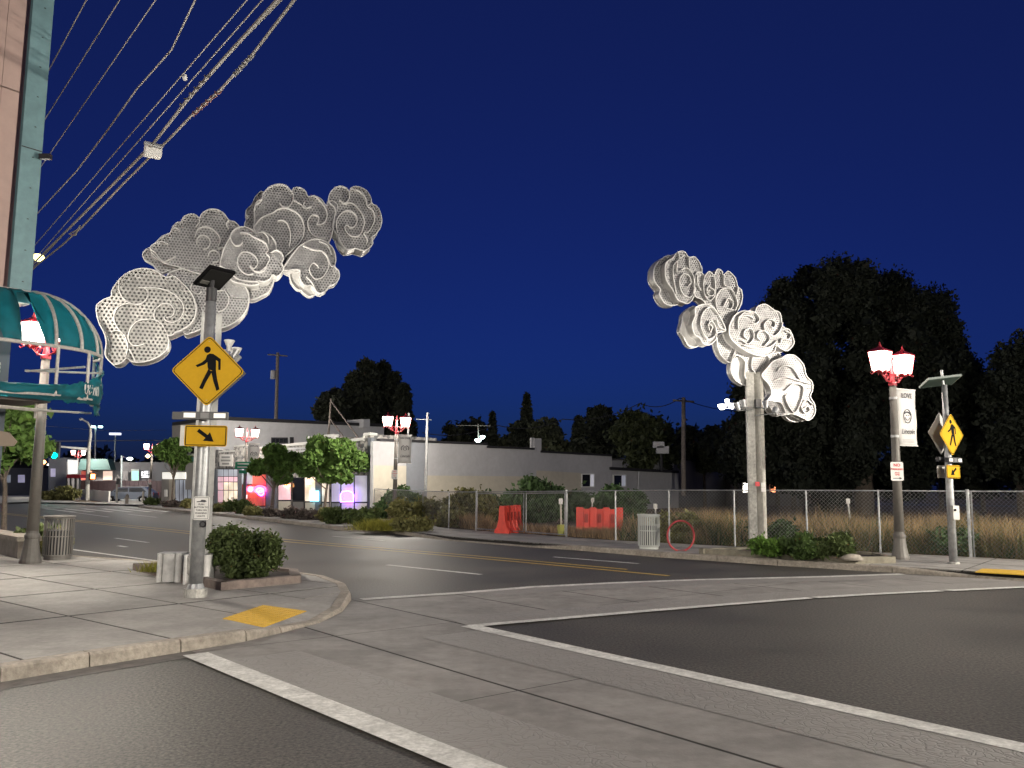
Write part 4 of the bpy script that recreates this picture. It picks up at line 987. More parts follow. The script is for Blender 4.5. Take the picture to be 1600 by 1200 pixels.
# ------------------------------------------------------------------ pedestrian crossing assemblies
PED = [[(355, 765), (375, 750), (405, 752), (428, 775), (432, 840), (433, 885), (428, 897), (372, 884), (365, 860), (361, 820), (345, 830), (346, 800)],
       [(345, 800), (361, 822), (340, 843), (284, 867), (269, 851), (318, 826)], [(405, 752), (468, 794), (470, 885), (452, 885), (448, 815), (425, 800)],
       [(372, 882), (404, 900), (362, 982), (334, 1051), (307, 1038), (333, 972)], [(395, 895), (433, 883), (446, 960), (470, 1046), (446, 1059), (418, 985)]]
def diamond(c, R_, half, parent, flip=1):
    U = np.array([0, 0, 1.0]); N_ = np.cross(R_, U)
    def dia(h, r_=.1):
        pts = []
        for k in range(4):
            a = k * PI / 2; t0 = np.array([math.cos(a), math.sin(a)]) * h; pr_ = np.array([math.cos(a - PI / 2), math.sin(a - PI / 2)]) * h; nx_ = np.array([math.cos(a + PI / 2), math.sin(a + PI / 2)]) * h
            e = r_ * .7; p0 = t0 + (pr_ - t0) * e / (h * 1.414); p1 = t0 + (nx_ - t0) * e / (h * 1.414)
            for q in (0, .25, .5, .75, 1): pts.append((1 - q) ** 2 * p0 + 2 * q * (1 - q) * t0 + q * q * p1)
        return pts
    s_ = B().prism([c + R_ * x + U * y for x, y in dia(half)], -N_ * .004).put('diamond_sign', m_yel, parent)
    o_, i_ = dia(half - .022, .09), dia(half - .037, .08); bb = B(); n = len(o_)
    vs = [c + R_ * x + U * y + N_ * .003 for x, y in o_ + i_]; bb.add(vs, [(k, (k + 1) % n, n + (k + 1) % n, n + k) for k in range(n)]); bb.put('border', m_black, s_)
    sc = half / 298.0; pp_ = [[((x - 370) * flip, 895 - y) for x, y in poly] for poly in PED]
    fig = B()
    for k, poly in enumerate(pp_):
        if flip < 0: poly = poly[::-1]
        fig.prism([c + R_ * x * sc + U * y * sc + N_ * (.0035 + k * .0004) for x, y in poly], -N_ * .002)
    hc = ((357 - 370) * flip, 895 - 718); fig.prism([c + R_ * (hc[0] + 27 * math.cos(a)) * sc + U * (hc[1] + 27 * math.sin(a)) * sc + N_ * .0035 for a in np.linspace(0, 2 * PI, 20, endpoint=False)], -N_ * .002)
    fig.put('walking_figure', m_black, s_)
    for q in (.82, -.82): B().lathe([(.012, 0), (.012, .004)], c + U * half * q + N_ * .002, 6).put('bolt', m_galv, s_)
    return s_
def arrow_plate(c, R_, w, h, parent, right=True):
    U = np.array([0, 0, 1.0]); s_ = flat_sign(c, R_, w, h, m_yel, parent, 'arrow_sign', .035, .004)
    N_ = np.cross(R_, U); o_ = B()
    for a, b, L1, L2 in ((0, 1, w - .04, 0), (0, -1, w - .04, 0), (1, 0, 0, h - .04), (-1, 0, 0, h - .04)):
        o_.box(c + R_ * a * (w / 2 - .02) + U * b * (h / 2 - .02) + N_ * .002, (max(L1, .012), .003, max(L2, .012)), ax=(R_, N_, U))
    o_.put('border', m_black, s_); sx = 1 if right else -1
    ang = math.radians(-36); e1 = np.array([math.cos(ang), math.sin(ang)]); e2 = np.array([-e1[1], e1[0]]); k_ = h / .33
    sh = [(-.15, -.028), (.015, -.028), (.015, -.085), (.155, 0), (.015, .085), (.015, .028), (-.15, .028)]
    poly = [((x * e1 + y * e2) * k_ * (sx, 1)) for x, y in sh]
    if sx < 0: poly = poly[::-1]
    shape2d(c, R_, U, [tuple(p) for p in poly], m_black, s_, 'arrow'); return s_
def beacon(c, R_, parent, w=.62):
    U = np.array([0, 0, 1.0]); N_ = np.cross(R_, U); bx = B().box(c, (w, .09, .115), ax=(R_, -N_, U)).put('beacon_bar', m_dark, parent)
    mlit = mat('pale beacon lens', (.75, .72, .70), .3, emit=(1, .93, .9), estr=.05)
    for s_ in (-1, 1): B().box(c + R_ * s_ * w * .33 + N_ * .046, (w * .26, .012, .07), ax=(R_, -N_, U)).put('lens', mlit, bx)
    B().box(c + N_ * .046, (.12, .01, .08), ax=(R_, -N_, U)).put('centre_module', mat('grey module', (.14, .14, .145), .5), bx)
def solar(c, R_, parent, size=.62, tilt=.7, yaw=0.7, box=False):
    a1 = np.array([math.cos(yaw), math.sin(yaw), 0]); a2 = np.array([-math.sin(yaw) * math.cos(tilt), math.cos(yaw) * math.cos(tilt), -math.sin(tilt)]); n_ = np.cross(a1, a2)
    s_ = B().box(c, (size, size, .045), ax=(a1, a2, n_)).put('solar_panel', m_black, parent)
    B().box(c - n_ * .028, (size - .07, size - .07, .01), ax=(a1, a2, n_)).put('backing', mat('panel backing', (.02, .02, .02), .8, spec=.1), s_)
    B().box(c - n_ * .04 + a1 * -.12 + a2 * .1, (.13, .07, .02), ax=(a1, a2, n_)).put('junction_box', mat('junction box grey', (.12, .12, .11), .6), s_)
    return s_, a1, a2, n_
# left assembly
pb = G(305, 933, .13); A1 = thing('crossing_sign', 'left pedestrian crossing post with yellow diamond, arrow plate and solar panel on top', 'crossing sign', pb)
U = np.array([0, 0, 1.0]); Yp = pb[1]
B().prism([pb + (.17 * math.cos(a), .17 * math.sin(a), 0) for a in np.linspace(PI / 8, 2 * PI + PI / 8, 8, endpoint=False)], U * .13).put('base', m_galvd, A1)
B().lathe([(.13, .13), (.115, .17), (.105, .2)], pb, 16).put('collar', m_galv, A1)
B().lathe([(.1, .15), (.1, 1.6), (.088, 2.9), (.075, 4.55)], pb, 20).put('pole', m_galv, A1, smooth=True)
B().lathe([(.08, 4.45), (.08, 4.66), (.05, 4.67)], pb, 16).put('cap_collar', m_dark, A1)
B().tube([pb + (0, 0, 4.6), pb + (0, .02, 4.95)], .035, 8).put('panel_stem', m_dark, A1)
so, a1, a2, n_ = solar(D(335, 438, Yp) + (0, 0, .04), None, A1, .46, .50, .95)
RA = nrm((1, .10, 0)); NA = np.cross(RA, U)
dc = D(325, 579.5, Yp - .16); dc = dc; diamond(dc, RA, .545, A1)
B().prism([dc - NA * .22 + RA * x + U * y - RA * .03 for x, y in ((0, .545), (-.545, 0), (0, -.545), (.545, 0))], -NA * .004).put('rear_diamond_sign', m_signback, A1)
beacon(D(321, 649.5, Yp - .15), RA, A1, .66); B().box(D(305, 650, Yp + .2), (.66, .09, .115), ax=(RA, -NA, U)).put('rear_beacon_bar', m_dark, A1)
arrow_plate(D(321.5, 681, Yp - .14), RA, .62, .315, A1, True)
B().box(D(313, 681, Yp + .16), (.6, .005, .31), ax=(RA, -NA, U)).put('rear_arrow_sign', m_signback, A1)
pc = D(314.5, 794, Yp - .12); ps = flat_sign(pc, RA, .235, .345, m_white, A1, 'button_sign', .03)
bo = B()
for a, b, w_, h_ in ((0, .155, .2, .006), (0, -.155, .2, .006), (.102, 0, .006, .31), (-.102, 0, .006, .31)): bo.box(pc + RA * a + U * b + NA * .003, (w_, .003, h_), ax=(RA, NA, U))
bo.put('border', m_ink, ps)
shape2d(pc, RA, U, [(-.07, .10), (-.02, .105), (.0, .125), (.05, .12), (.075, .1), (.04, .085), (-.01, .09), (-.07, .088)], m_ink, ps, 'hand_symbol')
for k, tx in enumerate(('PUSH', 'BUTTON TO', 'TURN ON', 'WARNING', 'LIGHTS')): put_text(tx, .035, pc + U * (.055 - k * .043) + NA * .004, RA, U, m_ink, ps, bold=.0006)
B().tube([D(317, 819, Yp - .13) + RA * .035 * math.cos(a) + U * .035 * math.sin(a) for a in np.linspace(0, 2 * PI, 17)], .016, 8).put('push_button', m_black, A1)
B().box(D(317, 819, Yp - .1), (.07, .09, .09), ax=(RA, -NA, U)).put('button_housing', m_dark, A1)
B().tube([D(297, 868, Yp - .02), D(296, 872, Yp - .02), D(296, 896, Yp - .02), D(297, 901, Yp - .02)], [.02, .035, .035, .02], 8).put('hand_hole_cover', m_galvd, A1)
for zz in (1.5, 2.2, 2.55, 3.1): B().lathe([(.094, zz), (.094, zz + .02)], pb, 16).put('strap', m_galvd, A1)
# right assembly
pb2 = G(1490, 881, .13); A2 = thing('crossing_sign', 'right pedestrian crossing post with narrow-angled diamond and tilted green solar panel', 'crossing sign', pb2); Y2 = pb2[1]
B().lathe([(.09, 0), (.085, 1.5), (.075, 2.8), (.062, 4.15)], pb2, 16).put('pole', m_galv, A2, smooth=True)
B().lathe([(.13, 0), (.13, .03), (.1, .05)], pb2, 12).put('base', m_galvd, A2)
B().tube([pb2 + (-.02, 0, 4.1), pb2 + (-.05, 0, 4.5)], .03, 8).put('panel_stem', m_galv, A2)
so = B(); c = D(1472, 595, Y2); a1 = nrm((1, -.1, .12)); a2 = nrm((.0, .93, -.30)); so.box(c + (0.0, .1, 0), (.76, .5, .05), ax=(a1, a2, np.cross(a1, a2)))
sp_ = so.put('solar_panel', mat('pale panel frame', (.40, .45, .42), .4, .4), A2); n_c = np.cross(a1, a2); B().box(c + (0, .1, 0) - n_c * .028, (.72, .46, .008), ax=(a1, a2, n_c)).put('backing', mat('dark green backing', (.035, .06, .05), .6), sp_)
R2 = nrm((.84, .54, 0))
N2 = np.cross(R2, U)
diamond(D(1487, 679, Y2 - .12), R2, .50, A2)
B().prism([D(1469, 677, Y2 + .12) + R2 * x + U * y for x, y in ((0, .5), (-.5, 0), (0, -.5), (.5, 0))], -N2 * .004).put('rear_diamond_sign', m_signback, A2)
beacon(D(1490, 719, Y2 - .14), R2, A2, .56); B().box(D(1474, 718, Y2 + .15), (.5, .09, .11), ax=(R2, -N2, U)).put('rear_beacon_bar', m_dark, A2)
arrow_plate(D(1490, 737, Y2 - .13), R2, .56, .30, A2, False)
flat_sign(D(1472, 737, Y2 + .12), R2, .4, .30, m_signback, A2, 'rear_arrow_sign')
bxo = B().box(D(1492, 801, Y2 - .12), (.16, .1, .32), ax=(nrm((1, .2, 0)), nrm((-.2, 1, 0)), U)).put('button_box', m_signback, A2)
B().box(D(1492, 797, Y2 - .175), (.06, .02, .05)).put('push_button', m_black, bxo)

# ------------------------------------------------------------------ cloud sculptures
SPL = np.array([G(309, 875, .13), G(1183, 861, .13)])
PX = {}
tdir = nrm(SPL[1] - SPL[0]) * (1, 1, 0); tdir = nrm(tdir)
pf_big = perf('perforated aluminium, wide holes', .088, tuple(tdir), .29, (.46, .455, .44)); pf_small = perf('perforated aluminium, fine holes', .068, tuple(tdir), .29, (.40, .395, .40))
def spline(pts, closed=False, k=5):
    P_ = [np.array(p, float) for p in pts]; n = len(P_); out = []
    for i in range(n if closed else n - 1):
        if closed: a, b, c, d = P_[i - 1], P_[i], P_[(i + 1) % n], P_[(i + 2) % n]
        else: a, b, c, d = P_[max(i - 1, 0)], P_[i], P_[i + 1], P_[min(i + 2, n - 1)]
        for t in np.arange(k) / k:
            out.append(.5 * ((2 * b) + (c - a) * t + (2 * a - 5 * b + 4 * c - d) * t * t + (3 * b - a - 3 * c + d) * t ** 3))
    if not closed: out.append(P_[-1])
    return out
def ribbon(bb, pts, n_, depth, w=.016, closed=False):
    k = len(pts); vs = []; pts = [np.array(p) for p in pts]
    for i, p in enumerate(pts):
        a = pts[(i - 1) % k] if closed or i > 0 else p; b = pts[(i + 1) % k] if closed or i < k - 1 else p
        s_ = nrm(np.cross(nrm(b - a), n_)) * w / 2; vs += [p - s_, p + s_, p + s_ + n_ * depth, p - s_ + n_ * depth]
    m_ = k if closed else k - 1; fs = []
    for i in range(m_):
        j = (i + 1) % k
        for q in range(4): fs.append((4 * i + q, 4 * i + (q + 1) % 4, 4 * j + (q + 1) % 4, 4 * j + q))
    bb.add(vs, fs)
class Sculpt:
    def __init__(s, org, foot, label, sc, ox, oy):
        s.pl = Plane(foot, foot + tdir * 3); s.n = s.pl.n; s.t = thing('cloud_sculpture', label, 'sculpture', foot); s.sc = sc; s.o = (ox, oy)
    def w(s, p, off): return s.pl.P(p[0] / s.sc + s.o[0], p[1] / s.sc + s.o[1], off)
    def cloud(s, reg, ol, off, M, back=.5, curves=(), rear=None):
        s.sc, s.o = reg[0], reg[1:]
        P_ = [s.w(p, off) for p in spline(ol, True, 4)]; n = len(P_)
        pl = B().add(P_, [tuple(range(n))]).put('cloud_plate', M, s.t)
        rb_ = B(); ribbon(rb_, [p - s.n * .01 for p in P_], s.n, .05, .022, True); rb_.put('rim', m_rim, pl)
        if back:
            Q_ = [p - s.n * back for p in P_]
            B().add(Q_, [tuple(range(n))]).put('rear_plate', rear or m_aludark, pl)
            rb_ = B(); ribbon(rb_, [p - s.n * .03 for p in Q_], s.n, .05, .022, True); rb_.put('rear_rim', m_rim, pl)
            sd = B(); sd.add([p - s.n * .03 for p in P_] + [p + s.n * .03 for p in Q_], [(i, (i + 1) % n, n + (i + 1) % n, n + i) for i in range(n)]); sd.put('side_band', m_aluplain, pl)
        for cv in curves:
            r3 = B(); ribbon(r3, [s.w(p, off) for p in spline(cv, False, 5)], s.n, .085, .018); r3.put('scroll', m_rim, pl)
        return pl
def spot(name, loc, target, power, size=75, color=(1, .93, .80), r=.05):
    ld = bpy.data.lights.new(name, 'SPOT'); ld.energy = power; ld.spot_size = math.radians(size); ld.spot_blend = .7; ld.color = color; ld.shadow_soft_size = r
    o = bpy.data.objects.new(name, ld); COL.objects.link(o); o.location = tuple(loc)
    d = Vector(target) - Vector(loc); o.rotation_euler = d.to_track_quat('-Z', 'Y').to_euler(); return o
def head(bb, c, d, r=.09, L=.2):
    d = nrm(d); bb.tube([c - d * L, c], [r * .6, r], 10)
m_lens = emis('spot lens', (1, .95, .85), 6)
def added_floods(S_, foot, heads):  # extra lamp heads added in front of the plates for frontal light
    for (hx, hy, off), tgt, pw, sz in heads:
        c = S_.pl.P(hx, hy, off); tg = S_.pl.P(tgt[0], tgt[1], .25); d = nrm(tg - c)
        hb = B(); head(hb, c, d); base = foot + np.array([0, 0, c[2] - .15]); arm = B().tube([base, c - d * .2], .018, 6)
        arm.put('lamp_arm', m_galv, S_.t); h_ = hb.put('lamp_head', m_galv, S_.t)
        k = nrm(np.cross(d, [0.1, .2, 1])); k2 = np.cross(d, k)
        B().add([c + d * .002 + .06 * (k * math.cos(a) + k2 * math.sin(a)) for a in np.linspace(0, 2 * PI, 10, endpoint=False)], [tuple(range(10))]).put('lens', m_lens, h_)
        sp_ = spot('added_sculpture_spot', c + d * .05, tg, pw, sz); sp_.parent = S_.t; sp_.location = tuple((c + d * .05) - ORG[S_.t.name])
# left one (picture of it measured on a 3.333x enlargement)
footL = SPL[0]; SL_ = Sculpt(None, footL, 'left metal cloud sculpture of perforated plates rising over the yellow diamond sign', 3.3333, 140, 270)
topz = SL_.pl.P(325, 500)[2]
for k in (-1, 1): B().box(footL + tdir * (.0 + k * .155) + (0.03, 0, topz / 2), (.13, .18, topz), ax=(tdir, SL_.n, U)).put('post', mat('pale galvanised post', (.42, .42, .41), .6, .1, .15, 8, stain=.2), SL_.t)
RA_, RB_, RC_ = (5.3333, 140, 400), (6.957, 220, 310), (6, 370, 275)
SL_.cloud(RA_, [(1130, 200), (1250, 180), (1400, 100), (1530, 130), (1538, 200), (1500, 290), (1430, 335), (1360, 362), (1300, 350), (1180, 330)], -.15, pf_small, .35)
SL_.cloud(RA_, [(640, 180), (760, 110), (900, 100), (1100, 160), (1230, 220), (1290, 250), (1322, 310), (1327, 380), (1300, 460), (1240, 530), (1160, 580), (1080, 602), (960, 600), (850, 642), (780, 632), (700, 400)], .05, pf_small, .5,
          curves=([(1130, 300), (1160, 350), (1150, 410), (1120, 450), (1070, 470)], [(850, 240), (845, 280), (870, 310), (910, 322), (932, 300)], [(960, 410), (1000, 360), (1060, 300), (1130, 290)]))
SL_.cloud(RA_, [(62, 490), (58, 420), (90, 385), (140, 355), (180, 340), (188, 290), (230, 220), (290, 160), (370, 120), (450, 106), (540, 122), (610, 165), (650, 182), (700, 170), (770, 225), (840, 300), (880, 380), (892, 450), (870, 530), (820, 590), (740, 635), (665, 667), (648, 655), (660, 720), (642, 780), (590, 830), (520, 865), (430, 886), (350, 880), (310, 850), (265, 890), (215, 905), (170, 880), (130, 820), (140, 720), (120, 640), (80, 560)], .30, pf_big, .5,
          curves=([(250, 200), (245, 260), (265, 330), (310, 380), (370, 405), (430, 400), (475, 365), (490, 320), (480, 290), (450, 270), (410, 268)],
                  [(440, 405), (400, 412), (340, 400), (280, 410), (235, 440), (210, 490), (210, 550), (240, 610), (270, 640)],
                  [(430, 270), (520, 268), (620, 285), (700, 320), (760, 375), (785, 430), (780, 480), (750, 530), (700, 557), (650, 550), (622, 520), (632, 503)],
                  [(560, 555), (540, 510), (545, 460), (575, 425), (620, 402), (670, 410), (700, 440), (705, 480), (680, 510), (640, 515)],
                  [(640, 640), (600, 570), (540, 535), (470, 535), (400, 550), (350, 600), (325, 660), (330, 710), (360, 745), (410, 750), (460, 735)],
                  [(870, 370), (888, 440), (878, 510), (840, 570), (780, 612), (700, 650)], [(180, 640), (230, 625), (280, 650), (315, 720), (320, 780), (300, 850)], [(330, 780), (360, 830), (380, 880)]))
SL_.cloud(RB_, [(25, 600), (60, 560), (110, 545), (130, 640), (230, 690), (330, 740), (390, 780), (360, 812), (300, 790), (240, 810), (180, 780), (130, 720), (60, 680), (25, 640)], -.05, pf_small, .1)
SL_.cloud(RB_, [(108, 570), (115, 520), (170, 480), (230, 420), (320, 378), (338, 330), (390, 270), (440, 258), (462, 210), (520, 178), (590, 180), (638, 215), (665, 170), (730, 128), (820, 123), (900, 165), (960, 242), (1020, 258), (1075, 320), (1100, 420), (1100, 560), (1050, 700), (1000, 830), (800, 860), (560, 800), (400, 745), (330, 730), (240, 700), (170, 640)], .12, pf_small, .5,
          curves=([(590, 430), (620, 350), (690, 318), (770, 335), (840, 400), (865, 470), (840, 530)], [(610, 510), (620, 440), (670, 408), (730, 430), (755, 480), (735, 540), (680, 560)],
                  [(840, 550), (920, 543), (990, 580), (1040, 650), (1035, 720), (990, 757), (930, 745), (910, 700), (940, 665), (970, 680)], [(730, 640), (750, 590), (800, 572), (850, 605), (860, 655), (830, 692), (780, 700)],
                  [(638, 215), (636, 270), (600, 320)], [(335, 340), (390, 330), (430, 370)], [(150, 500), (220, 480), (300, 500)], [(110, 560), (160, 600), (240, 690), (300, 680), (380, 640)], [(960, 245), (930, 290), (960, 340)]))
SL_.cloud(RB_, [(968, 430), (1000, 360), (1060, 320), (1140, 316), (1210, 348), (1255, 382), (1330, 368), (1400, 403), (1460, 470), (1478, 562), (1530, 590), (1550, 660), (1530, 705), (1552, 760), (1520, 822), (1470, 852), (1430, 832), (1400, 880), (1330, 907), (1250, 890), (1285, 930), (1200, 947), (1100, 930), (1000, 900), (880, 790), (860, 740), (900, 560)], .30, pf_small, .45,
          curves=([(975, 430), (990, 480), (1030, 520), (1080, 515), (1105, 485)], [(1080, 385), (1160, 388), (1230, 430), (1290, 455), (1360, 500), (1385, 570), (1362, 602), (1400, 650), (1380, 710), (1350, 760), (1300, 800)],
                  [(1190, 740), (1230, 770), (1270, 720), (1260, 660), (1210, 610), (1150, 590), (1090, 600), (1055, 660), (1060, 740), (1100, 800), (1160, 835), (1220, 830)], [(860, 740), (950, 790), (1050, 880), (1150, 905), (1280, 915)],
                  [(1190, 745), (1240, 800), (1330, 800), (1370, 740)], [(1330, 370), (1380, 430), (1390, 500)], [(1530, 600), (1470, 570), (1410, 600)]))
SL_.cloud(RC_, [(88, 370), (90, 320), (140, 270), (180, 190), (245, 150), (260, 300), (200, 520), (80, 480), (82, 430), (120, 380)], -.15, pf_small, .25)
SL_.cloud(RC_, [(158, 480), (170, 400), (163, 330), (175, 280), (230, 235), (245, 170), (310, 105), (390, 80), (460, 93), (512, 145), (532, 118), (580, 110), (640, 143), (668, 197), (720, 188), (790, 220), (838, 285), (852, 250), (900, 238), (942, 280), (935, 350), (905, 480), (875, 600), (800, 700), (900, 800), (600, 900), (440, 862), (330, 720), (240, 560), (180, 530)], .15, pf_small, .5,
          curves=([(400, 260), (425, 292), (480, 298), (520, 250), (530, 190), (512, 148)], [(175, 330), (170, 290), (200, 240), (240, 225)], [(340, 350), (400, 312), (480, 312), (560, 350), (610, 410), (630, 490), (620, 570), (580, 640), (520, 700), (440, 770)],
                  [(380, 430), (430, 423), (470, 450), (495, 510), (502, 580), (490, 680)], [(160, 480), (230, 400), (340, 350)], [(532, 235), (600, 275), (640, 310), (700, 290)], [(632, 250), (625, 280), (650, 305)],
                  [(720, 188), (780, 240), (830, 310), (845, 380), (820, 440), (780, 462), (748, 458), (765, 430), (765, 390), (730, 372), (690, 385), (665, 430), (670, 490), (700, 550), (760, 585), (830, 590)]))
SL_.cloud(RC_, [(862, 250), (868, 180), (910, 120), (970, 98), (1030, 120), (1058, 160), (1068, 118), (1130, 103), (1210, 138), (1255, 208), (1264, 258), (1320, 298), (1356, 390), (1346, 480), (1300, 550), (1264, 578), (1272, 640), (1220, 692), (1180, 702), (1110, 680), (1050, 692), (1010, 682), (960, 620), (943, 560), (900, 480), (925, 320)], .18, pf_small, .5,
          curves=([(970, 235), (1000, 262), (1040, 240), (1055, 200), (1050, 150)], [(960, 232), (1010, 262), (1070, 262), (1120, 295), (1180, 380), (1192, 460), (1150, 558), (1080, 572), (1030, 540), (1010, 490), (1030, 470), (1060, 490), (1100, 480), (1125, 430), (1110, 370), (1060, 335), (1000, 340), (950, 390), (930, 450), (940, 540)],
                  [(1060, 130), (1140, 150), (1200, 210), (1220, 290), (1270, 330), (1290, 400), (1270, 470), (1230, 530), (1190, 540), (1220, 600), (1210, 650)], [(1220, 290), (1262, 258)], [(943, 555), (980, 640), (1020, 690)]))
SL_.cloud(RC_, [(505, 905), (600, 880), (640, 1000), (700, 1030), (745, 1090), (690, 1132), (640, 1112), (600, 1075), (560, 1062), (510, 1000), (498, 945)], .0, m_aluplain, .12)
SL_.cloud(RC_, [(440, 862), (560, 690), (620, 640), (700, 600), (780, 598), (860, 638), (910, 700), (927, 790), (917, 850), (955, 895), (957, 960), (920, 1012), (870, 1030), (830, 1080), (780, 1102), (740, 1080), (700, 1030), (640, 1030), (592, 960), (592, 885), (520, 882), (470, 887)], .32, pf_small, .3,
          curves=([(620, 660), (720, 698), (800, 712), (850, 770), (860, 850), (830, 920), (790, 960), (730, 970), (690, 920), (680, 870), (710, 825), (750, 840), (765, 870)], [(860, 790), (880, 850), (915, 850)], [(770, 620), (850, 660), (885, 740)], [(740, 1080), (700, 1000), (650, 950)]))
added_floods(SL_, footL, [((352, 552, 1.5), (330, 400), 50, 95), ((368, 548, 1.4), (450, 390), 200, 80), ((300, 600, 1.6), (230, 470), 36, 95), ((372, 556, 1.2), (520, 350), 320, 60)])
# the two visible floodlights of the left post
for hx, hy in ((358, 541), (369, 553)):
    c = SL_.pl.P(hx, hy, .1); B().tube([SL_.pl.P(340, hy + 7, 0), c - (0, 0, .08), c], .015, 6).put('lamp_arm', m_white, SL_.t)
    B().lathe([(.05, -.12), (.06, .0), (.12, .12), (.12, .14)], c, 10).put('lamp_head', m_white, SL_.t)
# right one (4x enlargement)
footR = SPL[1]; SR = Sculpt(None, footR, 'right metal cloud sculpture on a tall concrete-coloured square post', 4, 1000, 380)
topz = SR.pl.P(1176, 590)[2]
B().box(footR + (0, 0, topz / 2) - tdir * .11, (.21, .22, topz), ax=(nrm(tdir + SR.n * .45), nrm(SR.n - tdir * .45), U)).put('post', m_galvd, SR.t)
B().box(footR + (0, 0, topz / 2) + tdir * .10 + SR.n * .03, (.17, .3, topz), ax=(nrm(tdir - SR.n * .5), nrm(SR.n + tdir * .5), U)).put('post', mat('pale post face', (.55, .53, .48), .6, .1, .2, 12, stain=.25), SR.t)
RR = (4, 1000, 380)
SR.cloud(RR, [(83, 210), (90, 150), (130, 100), (185, 80), (180, 150), (190, 300), (240, 370), (200, 392), (150, 375), (118, 320), (125, 290), (95, 250)], -.1, pf_small, .3)
SR.cloud(RR, [(155, 190), (160, 125), (205, 92), (228, 60), (270, 53), (302, 88), (340, 88), (377, 140), (382, 190), (350, 230), (335, 330), (300, 377), (270, 372), (230, 352), (200, 290), (165, 240)], .12, pf_small, .3,
         curves=([(290, 270), (310, 250), (300, 210), (265, 195), (240, 230), (245, 290), (270, 330), (310, 340), (330, 290), (325, 210), (290, 160), (245, 170)], [(230, 60), (238, 100), (200, 150), (205, 250), (220, 320)], [(300, 90), (300, 150), (325, 190)], [(270, 80), (228, 115), (222, 190)]))
SR.cloud(RR, [(338, 240), (348, 190), (378, 183), (400, 203), (430, 178), (460, 200), (480, 163), (510, 178), (516, 200), (550, 178), (592, 220), (606, 270), (632, 300), (632, 370), (600, 440), (580, 500), (530, 552), (470, 520), (400, 370), (340, 330)], .15, pf_small, .3,
         curves=([(430, 262), (410, 290), (415, 322), (445, 332), (457, 300), (430, 280)], [(400, 203), (388, 250), (395, 325), (430, 362), (462, 320), (458, 215)], [(516, 200), (520, 265), (560, 285), (590, 335), (605, 275)],
                 [(520, 440), (480, 430), (465, 350), (500, 292), (560, 292), (600, 370), (590, 415)], [(515, 395), (540, 350), (572, 370), (562, 412), (530, 410)], [(350, 200), (352, 250), (372, 300)]))
SR.cloud(RR, [(340, 395), (270, 440), (260, 490), (248, 550), (270, 590), (300, 642), (340, 652), (372, 620), (360, 500)], .0, m_aluplain, .12)
SR.cloud(RR, [(343, 405), (400, 383), (450, 398), (482, 440), (532, 542), (480, 562), (472, 602), (430, 637), (390, 625), (370, 592), (338, 570), (323, 510), (343, 450)], .28, pf_small, .28,
         curves=([(425, 550), (420, 510), (440, 490), (465, 530), (460, 580), (420, 602), (385, 560), (370, 500), (390, 430), (440, 402), (482, 450)], [(430, 560), (445, 530), (430, 510)], [(530, 545), (490, 530), (470, 480)]))
SR.cloud(RR, [(478, 600), (530, 560), (600, 600), (680, 640), (850, 680), (872, 720), (830, 765), (720, 872), (690, 872), (652, 830), (655, 740), (600, 700), (560, 747), (500, 695)], .02, pf_small, .2,
         curves=([(540, 600), (590, 650), (560, 740)], [(700, 700), (690, 780), (740, 850)], [(780, 690), (800, 740), (770, 800)]))
SR.cloud(RR, [(568, 750), (600, 718), (650, 740), (662, 882), (600, 862), (568, 810)], -.08, m_aluplain, .15)
SR.cloud(RR, [(553, 560), (558, 510), (590, 450), (650, 423), (710, 438), (730, 398), (780, 383), (832, 418), (872, 440), (887, 520), (930, 543), (952, 590), (957, 630), (920, 672), (880, 662), (850, 640), (832, 682), (770, 707), (700, 692), (640, 662), (600, 632), (568, 600)], .30, pf_small, .28,
         curves=([(690, 500), (715, 505), (737, 480), (715, 440), (660, 428), (605, 470)], [(605, 540), (610, 470), (665, 455), (700, 475)], [(660, 600), (640, 580), (650, 545), (690, 540), (702, 590), (670, 632), (628, 610)],
                 [(745, 610), (725, 590), (735, 555), (780, 555), (802, 600), (770, 642)], [(810, 525), (830, 530), (835, 495), (800, 480), (768, 510), (780, 560), (830, 582), (870, 540), (882, 500)], [(870, 625), (880, 600), (920, 602), (932, 570), (900, 550)], [(640, 640), (720, 660), (800, 650), (850, 610)]))
SR.cloud(RR, [(900, 1070), (950, 1060), (1012, 1090), (980, 1116), (930, 1106)], -.05, pf_small, .1)
SR.cloud(RR, [(828, 740), (880, 720), (920, 698), (970, 708), (1017, 760), (1037, 830), (1072, 870), (1074, 920), (1060, 960), (1087, 1010), (1087, 1070), (1050, 1107), (1010, 1090), (950, 1067), (870, 1077), (820, 1042), (793, 990), (820, 940), (800, 880), (758, 830), (788, 785)], .22, pf_small, .25,
         curves=([(850, 800), (880, 770), (940, 780), (990, 850)], [(900, 920), (950, 880), (1010, 900), (1000, 980), (960, 1060), (920, 1020), (900, 960), (930, 940)], [(1010, 1040), (1040, 1020), (1050, 1050), (1020, 1062), (1000, 1020), (1030, 980), (1072, 1010)], [(830, 860), (900, 840), (980, 860), (1050, 880)], [(820, 990), (870, 1000), (900, 1060)]))
added_floods(SR, footR, [((1160, 626, 1.2), (1120, 470), 60, 95), ((1196, 628, 1.2), (1190, 520), 16, 95), ((1212, 640, 1.6), (1235, 575), 3, 95), ((1150, 630, 1.2), (1070, 430), 170, 50)])
for dy in (0, 4, 8):
    B().tube([SR.pl.P(1168, 630 + dy, 0), SR.pl.P(1134, 630 + dy, .3)], .012, 5).put('lamp_bracket', m_rim, SR.t); B().tube([SR.pl.P(1190, 625 + dy * 1.5, 0), SR.pl.P(1204, 624 + dy * 1.5, .1)], .012, 5).put('lamp_bracket', m_rim, SR.t)
